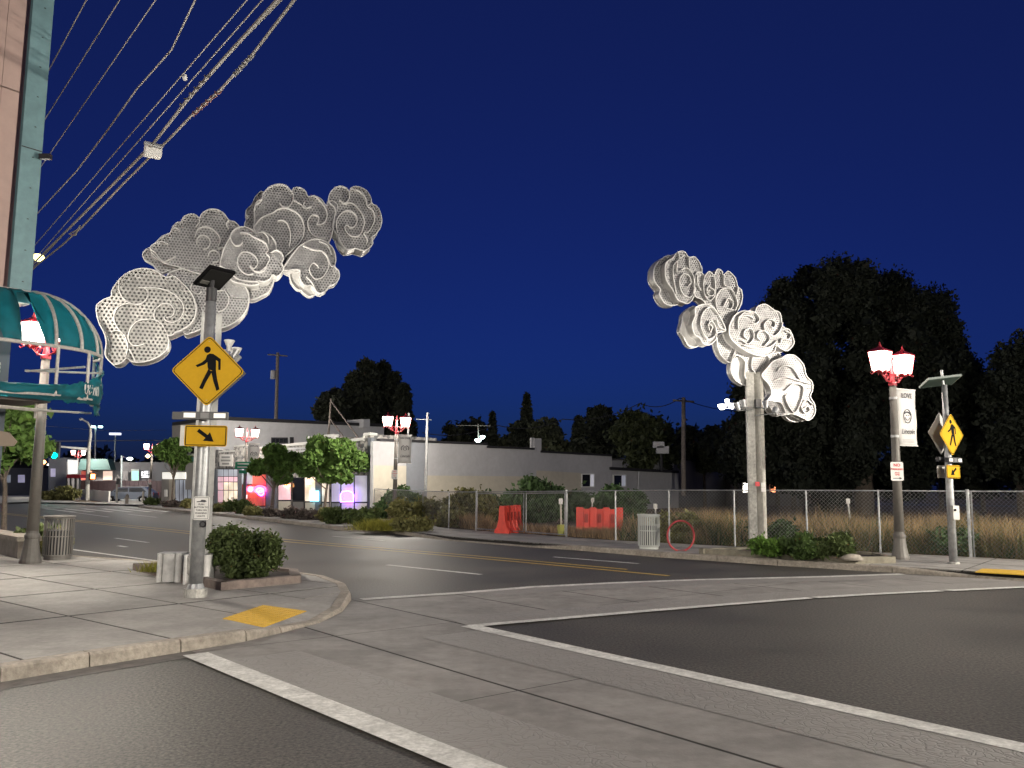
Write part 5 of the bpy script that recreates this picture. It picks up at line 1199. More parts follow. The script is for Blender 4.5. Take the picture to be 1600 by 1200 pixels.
B().box(SR.pl.P(1184, 631, .2), (.16, .1, .24), ax=(tdir, SR.n, U)).put('bracket_box', m_dark, SR.t)
m_flood = emis('bright flood lens', (1, .97, .92), 9)
for x, y, r_ in ((1128, 634, .11), (1136, 626, .06), (1144, 633, .06)): B().lathe([(r_ * .5, -.1), (r_, 0), (r_, .03), (r_ * .5, .04)], SR.pl.P(x, y, .3), 10).put('flood_lens', m_flood, SR.t)
for z_, M_ in ((2.0, m_redink), (1.85, m_white), (1.98, m_white)):
    B().box(footR + SR.n * .24 + tdir * (-.1 if M_ is m_redink else .08) + (0, 0, z_ - .2), (.13, .02, .12), ax=(tdir, SR.n, U)).put('sticker', M_, SR.t)

# ------------------------------------------------------------------ left corner building and its torn awning
CC = np.array([-9.33, 16.0, 0]); n1, n2 = eB * 0 + np.array([.785, -.62, 0]), eB.copy(); d1, d2 = -eB, eA
lb = bld('corner_building', 'tall pinkish panelled building with teal corner trim at the left edge', at=CC)
for k in range(26):
    a = CC + d1 * (.38 + k * .32); c = a + d1 * .155 - n1 * .1
    for z0, z1 in ((0, 5.2), (5.2, 9.3), (9.32, 14.5)):
        if z0 == 0: c = c + d1 * .1
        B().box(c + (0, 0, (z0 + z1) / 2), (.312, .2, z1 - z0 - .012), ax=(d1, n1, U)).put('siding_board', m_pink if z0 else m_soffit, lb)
B().box(CC + d1 * .36 - n1 * .1 + (0, 0, 2.6), (.2, .2, 5.2), ax=(d1, n1, U)).put('corner_pier', mat('slate pier', (.10, .12, .15), .7, 0, .1, 4), lb)
for k in range(10): B().box(CC + d2 * (.5 + k * .8) - n2 * .1 + (0, 0, 9.8), (.79, .2, 9.2), ax=(d2, n2, U)).put('siding_board', m_pink, lb)
tr_ = B().box(CC + d1 * .19 - n1 * .02 + (0, 0, 9.85), (.38, .12, 9.3), ax=(d1, n1, U)).put('corner_trim', m_teal, lb)
B().box(CC + d2 * .15 - n2 * .03 + (0, 0, 9.85), (.3, .1, 9.3), ax=(d2, n2, U)).put('corner_trim', m_teal, lb)
rv = B()
for z in np.arange(5.6, 14, .62): rv.lathe([(.022, -.0), (.012, .012)], CC + d1 * .16 + n1 * .045 + (0, 0, z), 6)
for z in (8.25, 11.9): rv.box(CC + d1 * .19 + n1 * .042 + (0, 0, z), (.37, .006, .02), ax=(d1, n1, U))
rv.put('rivet', m_dark, tr_)['kind'] = 'stuff'
# awning
_n, _l = m_awn.node_tree.nodes, m_awn.node_tree.links
_t = _n.new('ShaderNodeBsdfTranslucent'); _t.inputs[0].default_value = (.02, .19, .22, 1); _mx = _n.new('ShaderNodeMixShader'); _mx.inputs[0].default_value = .5
_l.new(_n['Principled BSDF'].outputs[0], _mx.inputs[1]); _l.new(_t.outputs[0], _mx.inputs[2]); _l.new(_mx.outputs[0], _n['Material Output'].inputs[0])
aw = thing('torn_awning', 'torn teal cloth awning on a rounded pale tube frame wrapping the left building corner', 'awning', CC + (0, 0, 4.2))
RW, zt_, zm, zv = 1.32, 5.42, 4.25, 3.35
def azi(f): a = math.radians(-38.3 + f * 90); return np.array([math.cos(a), math.sin(a), 0])
def dome(f, s, o=0.0): a = s * PI / 2; return CC + azi(f) * (RW + o) * math.sin(a) + U * (zm + (zt_ - zm) * math.cos(a) + o * .5)
def strt(x, s, o=0.0): a = s * PI / 2; return CC + d1 * x + n1 * (RW + o) * math.sin(a) + U * (zm + (zt_ - zm) * math.cos(a) + o * .5)
for f in (0, .25, .5, .75, 1): B().tube([dome(f, s) for s in np.linspace(.06, 1, 12)], .032, 8).put('rib', m_frame, aw)
for x in (1.3, 2.6, 3.9, 5.2): B().tube([strt(x, s) for s in np.linspace(0, 1, 12)], .032, 8).put('rib', m_frame, aw)
B().tube([strt(6.5, 1), strt(3, 1)] + [strt(0, 1)] + [dome(f, 1) for f in np.linspace(.05, 1, 12)], .034, 8).put('rail', m_frame, aw)
B().tube([strt(6.5, 0) + n1 * .03, strt(0, 0) + n1 * .03], .034, 8).put('rail', m_frame, aw)
vz = lambda p, z: np.array([p[0], p[1], z])
B().tube([vz(strt(6.5, 1), zv), vz(strt(0, 1), zv)] + [vz(dome(f, 1), zv) for f in np.linspace(.05, 1, 12)], .034, 8).put('rail', m_frame, aw)
for f in (.02, .35, .7, 1): B().tube([dome(f, 1), vz(dome(f, 1), zv)], .03, 8).put('strut', m_frame, aw)
for x in (1.3, 2.6, 3.9, 5.2): B().tube([strt(x, 1), vz(strt(x, 1), zv)], .03, 8).put('strut', m_frame, aw)
for p, q in ((dome(.75, .95), CC + n1 * .05 + U * 3.9), (dome(.3, 1), CC + n2 * .05 + U * 3.9), (strt(1.3, 1), CC + d1 * 1.3 + U * 4.1)): B().tube([vz(p, 3.95), q], .022, 6).put('stay', m_frame, aw)
for k in range(3): B().tube([CC + d1 * .6 + n1 * .5 + U * (3.92 - k * .07), CC + d1 * 6.5 + n1 * .5 + U * (3.92 - k * .07)], .03, 6).put('inner_bar', m_frame, aw)
# lower lattice of rods under the valance
for k in range(3):
    B().tube([CC + d1 * 4 + n1 * (.5 + k * .4) + U * 3.2, CC + n1 * (.5 + k * .35) + U * (3.12 - k * .02), CC + azi(.75) * (.9 + k * .15) + U * 3.15], .02, 6).put('lower_rod', m_frame, aw)
for x in (.1, .8, 1.6, 2.4): B().tube([CC + d1 * x + n1 * .9 + U * 2.95, CC + d1 * x + n1 * .9 + U * 3.35], .022, 6).put('lower_rod', m_frame, aw)
def cloth(name, fn, us, vs_, lo=None, seed=0, thick=.006, M=m_awn):
    rg_ = np.random.default_rng(seed); nu, nv = len(us), len(vs_); V = []
    for j, v in enumerate(vs_):
        for i, u in enumerate(us):
            hi = lo(u) if lo else 1.0
            vv = vs_[0] + (v - vs_[0]) * hi; V.append(fn(u, vv) + rg_.normal(0, .014, 3))
    Fs = [(j * nu + i, j * nu + i + 1, (j + 1) * nu + i + 1, (j + 1) * nu + i) for j in range(nv - 1) for i in range(nu - 1)]
    o = B().add(V, Fs).put(name, M, aw, smooth=True); s_ = o.modifiers.new('thick', 'SOLIDIFY'); s_.thickness = thick; return o
cloth('dome_cloth', lambda u, v: dome(u, v, -.03), np.linspace(.0, 1.0, 34), np.linspace(.02, .99, 14), lambda u: 1 if u > .05 else .93, 1)
cloth('torn_cloth', lambda u, v: strt(u, v, -.03), np.linspace(.0, 6.4, 80), np.linspace(.0, .97, 12), lambda u: 1 if (u <= .2 or .52 < u < .9) else (.30 if u <= .52 else .58 + .2 * math.sin(u * 4.3) + .12 * math.sin(u * 11 + 1)), 3)
def sagv(u, v):   # u: 0..1 along valance from straight part to the dome end; v: 0 top..1 bottom
    if u < .5: p = strt(6.4 * (1 - u / .5), 1, .03)
    else: p = dome((u - .5) / .5, 1, .03)
    d_ = max(0, u - .42) / .58; ztop = zv + .16 + (zm - zv - .16) * d_ ** 1.6
    return np.array([p[0], p[1], ztop * (1 - v) + (zv - .10) * v]) + nrm(p - CC - U * p[2]) * .03 * math.sin(v * 9 + u * 25)
cloth('valance', sagv, np.linspace(0, 1, 70), np.linspace(0, 1, 8), None, 4)
cloth('hanging_scrap', lambda u, v: vz(dome(u, 1, .02), zv - .05 - .22 * v) + n1 * 0, np.linspace(.5, .68, 5), np.linspace(0, 1, 4), None, 5)
sc_ = B()
for k in range(4):
    f0 = .28 + k * .06; sc_.tube([vz(dome(f0 + .05 * a + .012 * math.cos(a * 9), 1, .06), zv + .18 + .09 * math.sin(a * 9 + k)) for a in np.linspace(0, 1, 14)], .009, 4)
sc_.put('cursive_lettering', m_trim, aw)
so_ = B().prism([CC + d1 * 7, CC + n1 * .02, CC + n1 * RW * .95, CC + n1 * RW * .95 + d1 * 7], U * .05)
for i in range(len(so_.v)): so_.v[i] = (so_.v[i][0], so_.v[i][1], so_.v[i][2] + 3.22)
so_.put('soffit', m_soffit, aw)
ss = thing('small_wall_sign', 'small tan sign board hanging low at the left edge under the awning', 'sign', D(14, 683, 15)); B().prism([D(x, y, 14.6) for x, y in ((-6, 672), (14, 676), (26, 690), (20, 697), (-6, 697))], (0, .03, 0)).put('board', mat('tan board', (.36, .29, .23), .8), ss)

# ------------------------------------------------------------------ overhead cables on a level above the street
def C(px, h): return G(px[0], px[1], h)
def wire(pa, pb_, h, r, label, sagpts=None, ext=.35, name='cable'):
    a, b = C(pa, h), C(pb_, h) if not sagpts else C(pb_, h); a2 = a + (a - b) * ext; b2 = b + (b - a) * .5
    pts = [a2, a] + ([C(p, h) for p in sagpts] if sagpts else []) + [b, b2]
    return single(name, B().tube(pts, r, 5), m_wire, label, 'cable', 'overhead cables above the left corner')
wire((135, 0), (75, 112), 10.5, .012, 'leftmost thin overhead wire, ending at the teal building trim near the top')
wire((187, 0), (68, 190), 10.5, .012, 'second thin overhead wire from the left building')
wire((243, 0), (78, 240), 10.2, .012, 'third thin overhead wire, meeting the small bracket on the building corner')
wire((305, 0), (57, 335), 9.8, .018, 'loosely curving overhead cable between the thin wires and the bundled cables', [(268, 78), (213, 140), (167, 205), (119, 268)])
wire((386, 0), (52, 386), 9.6, .013, 'single overhead wire carrying a small white connector')
single('cable_connector', B().lathe([(.03, -.06), (.05, 0), (.03, .06)], C((289, 121), 9.6), 8), m_white, 'small white connector on the single overhead wire', 'connector')
rg = np.random.default_rng(9)
for k, (pa, pb_, r_, lab) in enumerate((((410, 0), (62, 396), .013, 'upper thin strand beside the bundled cables'), ((434, 0), (60, 404), .034, 'thick bundled overhead cable running through the white box'),
                                    ((440, 0), (63, 406), .016, 'twisted dark strand hugging the thick bundled cable'), ((460, 0), (58, 414), .028, 'lowest overhead cable, twisted with red and grey wraps'))):
    h = 9.3; sp = None
    if k == 3: sp = [(395, 85), (345, 140), (300, 180), (262, 220), (232, 248), (190, 290), (128, 355), (95, 385)]
    if k in (1, 2): sp = [(350, 92), (290, 160), (240, 224), (170, 295), (110, 355)]
    o = wire(pa, pb_, h, r_, lab, sp, .5)
for k, (a, b) in enumerate((((345, 140), (300, 180)), ((330, 112), (280, 168)), ((395, 85), (365, 118)))):
    pts = [C(a, 9.3) * (1 - t) + C(b, 9.3) * t + np.array([.05 * math.sin(t * 40), 0, .05 * math.cos(t * 40)]) for t in np.linspace(0, 1, 30)]
    single('cable_wrap', B().tube(pts, .012, 4), [mat('faded rust wrap', (.25, .12, .10), .7), m_wire, m_galv][k], ['rusty', 'brown', 'grey'][k] + ' spiral wrap wound round an overhead cable above the white box', 'cable wrap')
cb = thing('cable_box', 'white plastic junction box hung on the bundled overhead cables', 'junction box', C((239, 236), 9.25))
B().box(C((239, 236), 9.25), (.34, .24, .26), .6).put('housing', m_white, cb); B().box(C((240, 226), 9.3), (.4, .1, .05), .6).put('bracket', m_galv, cb)
B().tube([C((125, 352), 9.3), C((118, 368), 9.3), C((108, 366), 9.3), C((122, 358), 9.3)], .02, 5).put('cable_loop', m_wire, cb)
bk_ = thing('wall_bracket', 'dark insulator bracket sticking out of the teal corner trim', 'bracket', CC + (0, 0, 8.3)); B().box(D(71, 245, 15.9), (.22, .1, .1)).put('arm', m_dark, bk_)
ll = thing('yellow_street_light', 'bright yellowish cobra street light peeking past the building edge under the cables', 'street light', D(52, 412, 30))
lp_ = D(60, 402, 30); B().tube([lp_ + (-2.5, 1, -.4), lp_ + (-.3, 0, .05)], .05, 6).put('arm', m_galv, ll); B().lathe([(.08, -.14), (.2, 0), (.16, .08), (.05, .12)], lp_, 10).put('lamp_head', emis('yellow lamp', (1, .80, .25), 5), ll)
B().tube([lp_ * (1, 1, 0) + (-2.5, 1, 0), lp_ + (-2.5, 1, -.2)], [.15, .08], 8).put('pole', m_wood, ll)

# ------------------------------------------------------------------ litter bins
def litter_bin(loc, rz, M, label, hole=True):
    t_ = thing('litter_bin', label, 'litter bin', loc, rz, group='slatted metal litter bins', own=True); R_, H_ = .29, .92
    B().lathe([(R_ * .9, 0), (R_ * .9, .06), (R_ * .96, .07), (R_ * .96, .1)], n=24).put('foot', M, t_)
    for z in (.1, .5, .88):
        B().tube([(R_ * math.cos(a), R_ * math.sin(a), z) for a in np.linspace(0, 2 * PI, 33)], .013, 6).put('hoop', M, t_)
    B().tube([(R_ * 1.02 * math.cos(a), R_ * 1.02 * math.sin(a), H_) for a in np.linspace(0, 2 * PI, 33)], .025, 8).put('top_ring', M, t_)
    B().lathe([(R_ * .84, .1), (R_ * .84, .62)], n=20).put('liner', m_dark, t_)
    n_ = 30; me1 = B().box((R_ + .006, 0, .5), (.008, .032, .8)).mesh('slat'); me1.materials.append(M)
    me2 = B().box((R_ + .006, 0, .39), (.008, .032, .58)).mesh('slat'); me2.materials.append(M)
    for k in range(n_):
        a = k * 2 * PI / n_; op = hole and abs((a + PI) % (2 * PI) - PI) < .62
        o = bpy.data.objects.new('slat', me2 if op else me1); COL.objects.link(o); o.parent = t_; o.rotation_euler.z = a
    return t_
litter_bin(G(89, 874, .13), -PI / 2 + .1, mat('taupe bin paint', (.20, .19, .175), .5, .3), 'taupe slatted metal litter bin beside the left lamp post')
litter_bin(G(1014, 857.5, .13), -.6, mat('pale grey bin paint', (.50, .52, .50), .5, .2), 'pale grey slatted litter bin at the far kerb beside the red ring')
# red ring rack
rr = thing('ring_bike_rack', 'red ring-shaped bike rack standing on the far pavement', 'bike rack', G(1064, 861, .13))
p = G(1064, 861, .13); R_ = .40; dR = nrm((.8, .25, 0))
B().tube([p + dR * R_ * math.cos(a) + U * (R_ + .0 + R_ * math.sin(a) * 1.0) for a in np.linspace(-PI / 2, 1.5 * PI, 41)], .026, 8).put('ring', mat('dull red paint', (.35, .035, .04), .5), rr)
B().box(p + (0, 0, .01), (.2, .12, .02)).put('foot_plate', m_dark, rr)

# ------------------------------------------------------------------ fence and gate
fz = {}
tops = [1.8, 1.8, 1.79, 1.78, 1.77, 1.75, 1.73, 1.7, 1.66, 1.62, 1.58, 1.56, 1.56, 1.6]
fn = thing('chain_link_fence', 'long chain link fence around the overgrown lot, running right past the lamp', 'fence', FP[5] * (1, 1, 0))
fn2 = thing('chain_link_fence', 'short run of chain link fence between the gate and the grey wall corner', 'fence', FP[12] * (1, 1, 0))
gt = thing('chain_link_gate', 'closed double chain link gate with pale tube frame in front of the narrow barrier', 'gate', FP[9] * (1, 1, 0))
m_mesh = mat('chain link wire', (.32, .32, .32), .5, .4)
for i, p in enumerate(FP):
    par = fn if i <= 8 else (fn2 if i >= 10 else gt)
    big = i in (2, 8, 10); r_ = .042 if big else .026
    if i == 9: continue
    B().tube([p - (0, 0, .03), np.array([p[0], p[1], tops[i] + (.05 if big else 0)])], r_, 8).put('post', m_galv, par)
    if big and i == 2:
        B().tube([p + (.12, .05, 0), np.array([p[0] + .12, p[1] + .05, tops[i]])], .02, 6).put('tension_bar', m_galv, par)
        for z in (.5, .9, 1.3, 1.6): B().lathe([(.06, z), (.06, z + .03)], p, 8).put('band', m_galv, par)
def linkpanel(a, b, h0, h1, z0, par, pitch):
    L = np.linalg.norm((b - a)[:2]); d = nrm((b - a) * (1, 1, 0)); n_ = np.array([d[1], -d[0], 0]); bb = B(); H_ = h1 - z0
    k = -int(H_ / pitch) - 1
    nn_ = int(L / pitch) + 1
    for s_ in (1, -1):
        for q in range(-int(H_ / pitch) - 1, nn_ + int(H_ / pitch) + 1):
            x0, x1, y0, y1 = q * pitch, q * pitch + s_ * H_, 0.0, H_
            t0, t1 = 0.0, 1.0; dx = x1 - x0
            lo, hi = sorted(((0 - x0) / dx, (L - x0) / dx)); t0, t1 = max(t0, lo), min(t1, hi)
            if t1 - t0 < .01: continue
            p0 = a * (1, 1, 0) + d * (x0 + dx * t0) + U * (z0 + H_ * t0); p1 = a * (1, 1, 0) + d * (x0 + dx * t1) + U * (z0 + H_ * t1)
            bb.tube([p0 + n_ * .004 * s_, p1 + n_ * .004 * s_], .0033, 3, False)
    o = bb.put('chain_link', m_mesh, par); o['kind'] = 'stuff'
for i in range(len(FP) - 1):
    par = fn if i < 8 else (gt if i < 10 else fn2); a, b = FP[i], FP[i + 1]
    za, zb = tops[i], tops[i + 1]
    B().tube([np.array([a[0], a[1], za]), np.array([b[0], b[1], zb])], .02, 6).put('top_rail', m_galv, par)
    linkpanel(a, b, 0, min(za, zb), .16, par, .105 if i < 8 else .13)
    if par is gt:
        d = nrm((b - a) * (1, 1, 0)); L = np.linalg.norm((b - a)[:2]); bb = B()
        q0, q1 = a + d * .08, b - d * .04
        fr_ = [np.array([*q0[:2], .2]), np.array([*q1[:2], .2]), np.array([*q1[:2], zb - .06]), np.array([*q0[:2], za - .06])]
        for k in range(4): B().tube([fr_[k], fr_[(k + 1) % 4]], .022, 6).put('frame_tube', m_galv, gt)
# ------------------------------------------------------------------ barriers, stakes
def barrier(loc, rz, L, label):
    t_ = thing('plastic_barrier', label, 'barrier', loc, rz, group='red plastic water barriers', own=True); H_ = 1.0
    prof = [(-.28, 0), (-.28, .14), (-.2, .24), (-.13, .5), (-.11, .9), (-.09, H_), (.09, H_), (.11, .9), (.13, .5), (.2, .24), (.28, .14), (.28, 0)]
    nseg = 2 * max(2, int(L / .42)) + 1; bb = B(); vs = []; n = len(prof)
    xs_ = np.linspace(-L / 2, L / 2, nseg + 1)
    for k, x in enumerate(xs_):
        for sdn in (0, 1):
            s_ = 1 if ((k + (sdn - 1)) % 2 == 0) else .80
            if (k == 0 and sdn == 0) or (k == nseg and sdn == 1): s_ = .94
            for y, z in prof: vs.append((x + (sdn - .5) * .03, y * (s_ if .1 < z < .95 else 1), z - (.06 if z == H_ and s_ < .9 else 0)))
    m_ = len(vs) // n; fs = [(i * n + k, i * n + (k + 1) % n, (i + 1) * n + (k + 1) % n, (i + 1) * n + k) for i in range(m_ - 1) for k in range(n)] + [tuple(range(n)), tuple(range((m_ - 1) * n, m_ * n))[::-1]]
    bb.add(vs, fs).put('shell', m_orange, t_)
    for k in range(1, nseg, 2):
        xm = (xs_[k] + xs_[k + 1]) / 2 if k < nseg else xs_[k]
        B().box((xm, -.125, .62), (.12, .05, .3)).put('recess', mat('slot shade red', (.35, .03, .02), .6), t_)  # shade of the slot put into a darker red box
    return t_
p = D(797, 829, 31.5); p[2] = .1; barrier(p, 1.25, 1.9, 'red orange plastic barrier seen nearly end-on behind the gate')
p = D(937, 838, 30); p[2] = .1; barrier(p, -.12, 1.6, 'wide red orange plastic barrier behind the fence right of the gate')
t_ = thing('marker_post', 'white-topped post in a yellow bucket at the gate edge', 'post', G(877, 837, .12)); p = G(877, 837, .12)
B().lathe([(.12, 0), (.15, .34), (.15, .38)], p, 12).put('bucket', mat('yellow green bucket', (.42, .42, .08), .5), t_); B().tube([p + (0, 0, .1), p + (-.02, 0, 1.1)], .035, 6).put('post', m_cream, t_)
B().box(p + (-.02, 0, 1.18), (.14, .05, .2)).put('top_block', m_white, t_)
for a, b, Y, lab in (((922, 802), (926, 781), 31, 'leaning grey stake rising behind the wide barrier'), ((1026, 815), (1024, 791), 27, 'leaning grey stake above the pale litter bin'), ((1331, 812), (1325, 783), 27, 'small white-tipped stake in the weeds left of the right lamp')):
    t_ = thing('survey_stake', lab, 'stake', D(*a, Y)); a_ = D(*a, Y); a_[2] = .1; B().tube([a_, D(*b, Y)], .03, 5).put('shaft', m_galvd, t_); B().box(D(*b, Y), (.12, .04, .16)).put('tip', m_signback, t_)

# ------------------------------------------------------------------ planters
def kerbloop(name, pts, h, w, M, label, px=True, z=.132):
    P_ = [G(x, y, z) for x, y in pts]; t_ = thing(name, label, 'planter', P_[0]); k = len(P_); cen = sum(P_) / k
    for i in range(k):
        a, b = P_[i], P_[(i + 1) % k]; nseg = max(1, int(np.linalg.norm(b - a) / 1.5)); d = nrm(b - a); n_ = np.array([-d[1], d[0], 0]); n_ = n_ if n_ @ (cen - a) > 0 else -n_
        for j in range(nseg):
            p_, q_ = a + (b - a) * (j / nseg), a + (b - a) * ((j + 1) / nseg); q_ = q_ - d * .008
            B().prism([p_ + (0, 0, h), q_ + (0, 0, h), q_ + n_ * w + (0, 0, h), p_ + n_ * w + (0, 0, h)], (0, 0, -h)).put('border_stone', M, t_)
    B().add([p + (0, 0, h * .6) for p in P_], [tuple(range(k))]).put('soil', m_soil, t_)
    return t_, P_
kerbloop('corner_planter', [(207, 891), (345, 923), (470, 911), (465, 900), (330, 885)], .13, .16, m_curbwood, 'low brown-edged planting bed behind the left crossing post')
t_, _ = kerbloop('kerb_planter', [(1092, 866), (1250, 875), (1337, 881), (1400, 880), (1372, 873), (1190, 862)], .15, .16, mat('mossy planter kerb', (.24, .22, .17), .9, 0, .3, 5, .4, 30, stain=.3), 'long concrete-edged planting bed at the foot of the right sculpture')
shrub(G(373, 904, .2) + (0, .25, 0), (.62, .48, .45), 26000, .05, l_shrub, 'large dense green bush in the bed right of the left crossing post', 140, 'bush', nb=13, f=.58, surf=.3)
t_ = thing('ornamental_grass', 'small tuft of yellow green grass left of the white fluted blocks', 'grass clump', G(241, 893, .2)); pp = G(241, 893, .2) + np.stack([rg.normal(0, .12, 250), rg.normal(0, .08, 250), np.zeros(250)], 1); blades('blades', pp, .2, .015, l_gold, t_, 3, .4)
shrub(G(1205, 868, .2), (.75, .35, .20), 3500, .06, l_fresh, 'fresh green low leaves beside the right sculpture post', 141, nb=8)
shrub(G(1258, 871, .2), (.65, .4, .28), 5000, .06, leafmat('juniper green', (.06, .10, .025)), 'feathery juniper in the middle of the right planting bed', 142, nb=9, elong=2.5)
shrub(G(1308, 873, .2), (.55, .4, .30), 5000, .06, l_shrub, 'darker juniper at the right of the planting bed', 143, nb=9, elong=2.5)
def rock(p, s_, label):
    rg_ = np.random.default_rng(int(p[0] * 10)); vs = []; n = 10
    prof = [(.5, 0), (1, .1), (.95, .45), (.6, .8), (.2, .95)]
    for r_, z in prof: vs += [(p[0] + s_ * r_ * math.cos(a) * rg_.uniform(.85, 1.15), p[1] + s_ * .7 * r_ * math.sin(a) * rg_.uniform(.85, 1.15), p[2] + s_ * .62 * z) for a in np.linspace(0, 2 * PI, n, endpoint=False)]
    fs = [(i * n + k, i * n + (k + 1) % n, (i + 1) * n + (k + 1) % n, (i + 1) * n + k) for i in range(4) for k in range(n)] + [tuple(range(4 * n, 5 * n))]
    single('rock', B().add(vs, fs), m_rock, label, 'rock', smooth=True)
rock(G(1332, 876, .2), .26, 'rounded tan rock at the right end of the planting bed'); rock(G(1316, 874, .2), .12, 'small whitish rock on the juniper')
# white fluted blocks
def fluted(px0, px1, yb, label, seed):
    a, b = G(px0, yb, .132), G(px1, yb, .132); L = np.linalg.norm(b - a); d = nrm(b - a); n_ = np.array([d[1], -d[0], 0]); t_ = thing('fluted_block', label, 'concrete block', (a + b) / 2, group='white fluted blocks')
    H_ = .46; ol = []
    ws = [.22, .5, .28]; x = 0
    for w_ in ws:
        w_ *= L
        for k in np.linspace(0, PI, 9)[:-1]: ol.append(a + d * (x + w_ / 2 - w_ / 2 * math.cos(k)) + n_ * (.05 + .09 * math.sin(k)))
        x += w_
    ol += [a + d * L + n_ * .03, a + d * L - n_ * .26, a - n_ * .26, a + n_ * .03]
    bb = B().prism([p + (0, 0, H_) for p in ol], (0, 0, -H_)); bb.put('block', m_fwhite, t_)
    c = sum(ol) / len(ol); B().prism([c + (p - c) * 1.02 + (0, 0, H_ + .02) for p in ol], (0, 0, -.025)).put('lid', m_fwhite, t_)
fluted(246, 285, 908.5, 'left white fluted block with dark stained foot, clear of the crossing post', 1)
fluted(287, 329, 912, 'right white fluted block, partly behind the left crossing post', 2)
# low wall and plants at left
wl_ = thing('low_wall', 'low pale concrete wall with a coping at the left edge beside the lamp', 'wall', G(0, 872, .13))
a, b = G(-90, 844, .13), G(27, 873, .13)
dd_ = nrm(b - a); nn2 = np.array([-dd_[1], dd_[0], 0])
for k in range(5):
    p_, q_ = a + (b - a) * k / 5, a + (b - a) * (k + 1) / 5 - dd_ * .01
    B().prism([p_ + (0, 0, .36), q_ + (0, 0, .36), q_ + nn2 * .4 + (0, 0, .36), p_ + nn2 * .4 + (0, 0, .36)], (0, 0, -.36)).put('wall_block', mat('pale block', (.33, .29, .25), .9, 0, .15, 5, stain=.2), wl_)
B().prism([a - nn2 * .04 + (0, 0, .47), b - nn2 * .04 + dd_ * .04 + (0, 0, .47), b + nn2 * .45 + dd_ * .04 + (0, 0, .47), a + nn2 * .45 + (0, 0, .47)], (0, 0, -.1)).put('coping', m_kerb, wl_)
shrub(G(28, 868, .13) + (-.1, .9, 0), (.55, .4, .38), 2500, .09, l_shrub, 'spiky green plant behind the low wall, left of the lamp post', 150)
shrub(G(66, 872, .13) + (0, .5, 0), (.32, .35, .42), 2200, .08, l_olive, 'olive shrub between the lamp post and the taupe litter bin', 151)

# ------------------------------------------------------------------ far left background
def wallY(Y): return Plane(D(0, 770, Y), D(300, 770, Y))
W95, W88, W84 = wallY(100), wallY(92), wallY(86)
g1 = bld('grey_far_building', 'plain blue grey building far left behind the traffic signal', at=D(92, 770, 105) * (1, 1, 0)); wallY(105).poly([(76, 'g'), (76, 716), (104, 715), (104, 'g')], 0, 6).put('wall', m_bluew, g1)
wallY(105).rect(79, 732, 86, 745, .1, .1).put('window', win_lilac, g1)
g3 = bld('low_grey_shop', 'low grey shop with small lit windows at the far left, behind the left tree', at=D(30, 770, 120) * (1, 1, 0)); W120 = wallY(120)
W120.poly([(-80, 'g'), (-80, 728), (74, 730), (74, 'g')], 0, 6).put('wall', mat('grey blue render', (.16, .165, .18), .9, 0, .08, 2), g3)
W120.bar(-80, 727.5, 75, 729.5, .4, .1, 6.2).put('roof_edge', m_cap, g3)
for k in range(6): W120.rect(-60 + k * 22, 742, -50 + k * 22, 754, .1, .1).put('window', win_grey if k % 2 else win_lilac, g3)
rg = np.random.default_rng(91)
foliage('distant_treeline', [(np.array([x, 190 + rg.uniform(-8, 8), rg.uniform(2, 5)]), rg.uniform(3, 5.5)) for x in np.linspace(-190, 230, 110)], 60000, 1.0, l_conif, None, 17, .3)['kind'] = 'stuff'
g2 = bld('canopy_building', 'far single-storey building with dark green canopy and maroon wall behind the parked SUV', at=D(150, 770, 96) * (1, 1, 0)); PB = wallY(96)
PB.poly([(104, 'g'), (104, 722), (300, 722), (300, 'g')], -.2, 6).put('wall', mat('dusky wall', (.15, .145, .155), .9), g2)
PB.poly([(122, 734), (126, 717), (168, 717), (173, 734)], 1.2, 1.3).put('canopy', mat('dark green canopy', (.03, .07, .07), .7), g2)
for x0, x1, M_ in ((127, 136, red_in), (137, 143, emis('amber lit wall', (1, .5, .3), .8)), (161, 175, emis('tan lit wall', (.75, .55, .45), .45)), (180, 200, mat('dull panel', (.2, .19, .2), .8)), (206, 216, emis('green lit interior', (.3, .75, .6), .55))):  # lit wall panels glow by themselves, the light put into their material
    PB.rect(x0, 736, x1, 750, .1, .1).put('panel', M_, g2)
f_ = PB.rect(205, 733, 217, 751.5, .05, .08).put('window_frame', m_trim, g2)
wsn = thing('wall_sign_board', 'small white lit sign board with dark figure right of the green window', 'sign', D(226, 741, 94)); wallY(94).rect(221, 736, 232.5, 746, 0, .1).put('board', emis('white lit board', (.95, .95, .95), .8), wsn); put_text('34', 1.0, wallY(94).P(227, 741, .03), np.array([1.0, 0, 0]), U, m_ink, wsn)
mw = thing('maroon_fence', 'dark maroon board fence behind the SUV', 'fence', D(200, 770, 90)); P90 = wallY(90)
for k in range(20): P90.poly([(126 + k * 7, 'g'), (126 + k * 7, 751), (132.6 + k * 7, 751.3), (132.6 + k * 7, 'g')], 0, .12).put('board', m_maroon, mw)
lw_ = thing('white_low_wall', 'low whitewashed wall left of the parked SUV', 'wall', D(150, 780, 80)); B().prism([G(126, 781, .1), G(169, 784.5, .1), G(169, 784.5, .1) + (0, 0, .95), G(126, 781, .1) + (0, 0, 1.0)], (0, .3, 0)).put('wall', m_white, lw_)
wb = thing('white_notice_board', 'tall white notice board above the red canopy stall, far left', 'notice board', D(113, 770, 90)); wallY(90).poly([(106, 741), (105.5, 718), (120.5, 719), (120, 740)], 0, .15).put('panel', emis('lit white notice', (.9, .9, .88), .4), wb)
kk = thing('red_canopy_stall', 'dark open frame stall with a red canopy under the white notice board', 'stall', D(113, 775, 88)); P88 = wallY(88)
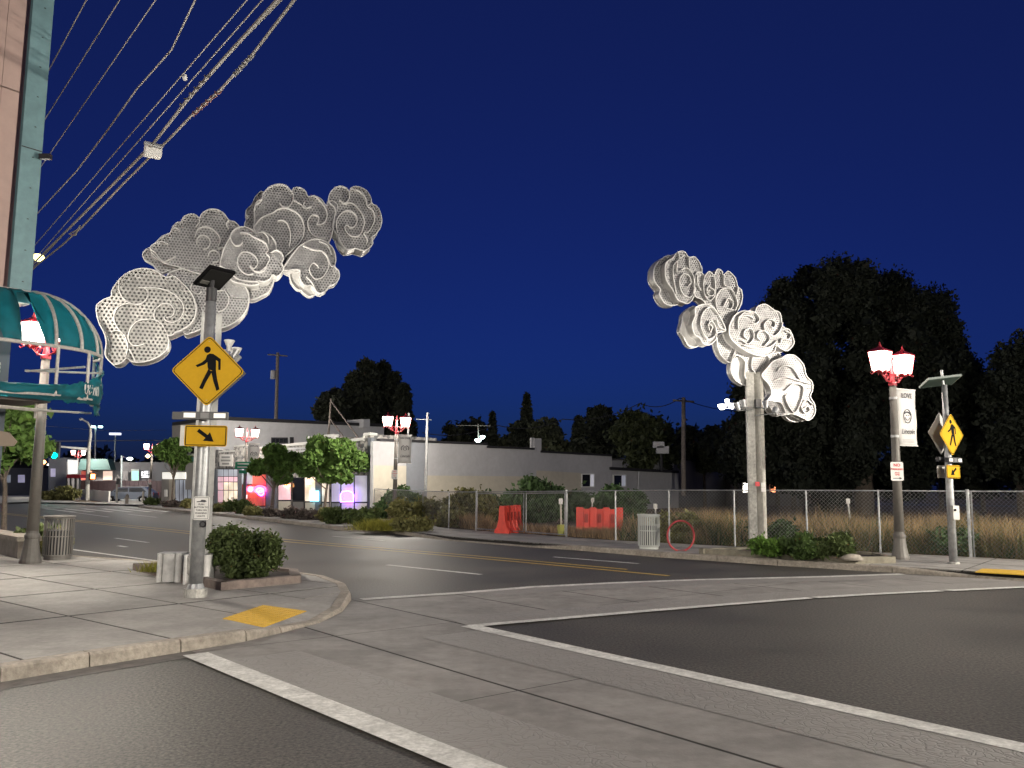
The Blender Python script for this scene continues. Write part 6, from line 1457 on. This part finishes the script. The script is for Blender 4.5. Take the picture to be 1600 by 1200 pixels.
P88.poly([(103, 747), (105, 741), (124, 741.5), (126, 747)], 0, 1.5).put('canopy', m_red, kk)
for x in (104, 110, 117, 124): P88.bar(x, 746, x, 772, .12, 0, .12).put('leg', m_dark, kk)
# SUV
def suv(loc, rz, label):
    t_ = thing('parked_suv', label, 'car', loc, rz, own=True); m_body = mat('dark blue car paint', (.07, .085, .12), .3, .3); L, Wd = 4.7, 1.85
    side = [(-2.3, .45), (-2.35, .8), (-2.28, 1.0), (-1.35, 1.1), (-.75, 1.62), (1.45, 1.68), (2.1, 1.15), (2.3, 1.05), (2.33, .45), (1.85, .38), (1.75, .7), (1.1, .7), (1.0, .35), (-1.0, .35), (-1.1, .7), (-1.8, .7), (-1.9, .4)]
    B().prism([(x, -Wd / 2, z) for x, z in side], (0, Wd, 0)).put('body', m_body, t_)
    for s_ in (-1, 1):
        for gl in ([(-1.15, 1.12), (-.72, 1.52), (.1, 1.56), (.1, 1.12)], [(.2, 1.12), (.2, 1.56), (1.3, 1.58), (1.75, 1.15)]): B().prism([(x, s_ * (Wd / 2 + .004), z) for x, z in gl], (0, -s_ * .02, 0)).put('side_window', m_glass, t_)
    B().prism([(-1.36, -.8, 1.12), (-1.36, .8, 1.12), (-.82, .72, 1.6), (-.82, -.72, 1.6)], (-.03, 0, .02)).put('windscreen', m_glass, t_)
    for x in (-1.45, 1.42):
        for s_ in (-1, 1):
            w_ = B().tube([(x, s_ * .72, .36), (x, s_ * .94, .36)], .36, 18).put('wheel', m_black, t_); B().tube([(x, s_ * .93, .36), (x, s_ * .95, .36)], .2, 12).put('rim', m_galv, w_)
    for s_ in (-1, 1):
        B().box((-2.3, s_ * .68, .88), (.08, .34, .16)).put('headlight', mat('headlight', (.7, .7, .7), .2), t_); B().tube([(-.6, s_ * .7, 1.72), (1.4, s_ * .7, 1.74)], .03, 6).put('roof_rail', m_galv, t_)
        B().box((2.3, s_ * .75, .95), (.06, .2, .3)).put('tail_light', m_red, t_)
    B().box((-2.35, 0, .72), (.05, .9, .22)).put('grille', m_dark, t_); t_.scale = (1, 1, .85)
p = G(202, 785, .0); suv(p, .12, 'dark blue SUV parked side-on in front of the maroon fence, far left')
hy = thing('fire_hydrant', 'small pale fire hydrant in front of the SUV', 'fire hydrant', G(198, 788, .1)); p = G(198, 788, .1)
B().lathe([(.16, 0), (.16, .06), (.11, .08), (.11, .55), (.14, .58), (.14, .62), (.1, .74), (.03, .8), (.03, .86)], p, 12).put('barrel', m_kerb, hy); B().tube([p + (-.22, 0, .45), p + (.22, 0, .45)], .06, 8).put('outlets', m_kerb, hy)
B().tube([p + (0, 0, .45), p + (0, -.2, .45)], .07, 8).put('front_outlet', m_kerb, hy)
# signal mast with cobra arm
ms = thing('signal_mast', 'curved-top signal mast with long arm over the far junction, left', 'signal mast', G(136, 783, .1)); p = G(136, 783, .1); Ym = p[1]
B().tube([p, D(139, 700, Ym), D(141.5, 680, Ym), D(141, 668, Ym), D(137, 660, Ym), D(128, 655, Ym)], [.2, .15, .12, .1, .08, .06], 10).put('mast', m_galvd, ms)
B().tube([D(139, 702, Ym), D(74, 696, Ym - 1)], [.12, .06], 8).put('mast_arm', m_white, ms)
B().lathe([(.1, -.1), (.22, 0), (.1, .12)], D(127, 655, Ym), 8).put('lamp_head', m_galvd, ms)
ts = thing('traffic_signal', 'green traffic signal hanging on the mast arm, glowing through the left tree', 'traffic signal', D(87, 706, Ym - 1))
c = D(87, 704, Ym - 1.2); B().box(c, (.7, .3, 1.5)).put('housing', m_dark, ts)
for k, M_ in enumerate((m_dark, m_dark, emis('green signal', (0.0, 1.0, .75), 22))): B().lathe([(.05, 0), (.24, .02), (.24, .05)], (0, 0, 0), 12).put('lens', M_, ts, local=True)
for k, o in enumerate([c_ for c_ in ts.children if c_.name.startswith('lens')]): o.rotation_euler.x = PI / 2; o.location = tuple(c + (0, -.17, .45 - .45 * k) - ORG[ts.name])
B().box(D(86, 694, Ym - 1.2), (.6, .1, .35)).put('small_plate', m_galv, ts)
sgn = thing('pedestrian_signal', 'orange red lit pedestrian signal on the far signal mast', 'pedestrian signal', D(145, 744, Ym - .4)); B().box(D(145, 744, Ym - .4), (.55, .3, .7)).put('housing', m_dark, sgn)
B().box(D(145, 744.5, Ym - .58), (.36, .05, .42)).put('lit_hand', emis('orange hand', (1, .22, .05), 10), sgn)
t_, a, b = pole('tall_light_pole', (148, 770), (149, 668), 120, .14, m_galv, 'tall pale parking light pole with two lit heads, left', 'light pole')
for x, s_ in ((146, 12), (157, 22)): B().box(D(x, 667, 120), (.55, .3, .22), .5).put('lamp_head', emis('cool led head %d' % s_, (.6, 1, .95), s_), t_)
t_, a, b = pole('tall_light_pole', (178, 770), (180, 680), 125, .13, m_galv, 'tall T-topped parking light pole right of the two-headed one', 'light pole')
B().box(D(180, 678, 125), (1.6, .4, .3)).put('lamp_head', mat('pale fitting', (.7, .7, .75), .5, emit=(.8, .8, 1), estr=1), t_)
t_ = thing('white_floodlight', 'dazzling white floodlight above the canopy building, left', 'floodlight', D(203, 717, 88)); B().lathe([(.1, -.15), (.3, 0), (.2, .15)], D(203, 717, 88), 10).put('lamp_head', emis('dazzling white', (.85, 1, 1), 200), t_); B().tube([D(203, 717, 88.5), D(190, 713, 90)], .04, 5).put('arm', m_galv, t_)
B().tube([D(190, 770, 90) * (1, 1, 0), D(190, 712, 90)], .1, 6).put('pole', m_galvd, t_)
t_ = thing('amber_signal', 'small amber lamp beside the lamp left of the white fascia shop', 'signal', D(231, 713, 73)); B().lathe([(.05, -.15), (.22, 0), (.05, .2)], D(231, 713, 73), 8).put('lens', emis('soft amber', (1, .7, .35), 3), t_)
t_, a, b = pole('push_button_post', (182, 786), (183, 742), 72, .09, m_galvd, 'thin grey pedestrian button post left of the hydrant', 'post'); B().box(D(185, 752, 71.8), (.3, .2, .5)).put('button_box', m_dark, t_)
t_, a, b = pole('marker_bollard', (223, 784), (224, 768), 72, .1, m_cream, 'short pale bollard at the rear of the SUV', 'bollard')
shrub(G(98, 782, .1), (2.0, 1, .65), 1500, .25, l_olive, 'brownish shrub on the far verge below the red canopy stall', 160)
cable([D(20, 690, 60), D(240, 688, 70), D(300, 693, 70)], .03, 'faint thin wire crossing the sky left of the grey block', M=m_wire)
cable([D(-60, 655, 100), D(160, 673, 110), D(260, 672, 120)], .02, 'upper faint wire over the far left junction', M=m_wire)
for k, (x, y, M_) in enumerate(((69, 722, n_or), (76, 728, emis('white window glint', (1, .95, .9), 4)), (44, 733, emis('white window glint', (1, 1, 1), 4)), (70, 736, emis('white window glint', (1, 1, 1), 4)), (78, 740, win_lilac))):
    single('distant_lamp', B().lathe([(.1, -.3), (.3, 0), (.1, .3)], D(x, y, 130), 6), M_, 'tiny distant lamp ' + ['orange, just right of the left lamp pole', 'white, above the far junction right of the left lamp pole', 'white, left of the left lamp pole', 'white square-ish glow low right of the left lamp pole', 'lilac glow beside the grey far building'][k], 'distant lamp')
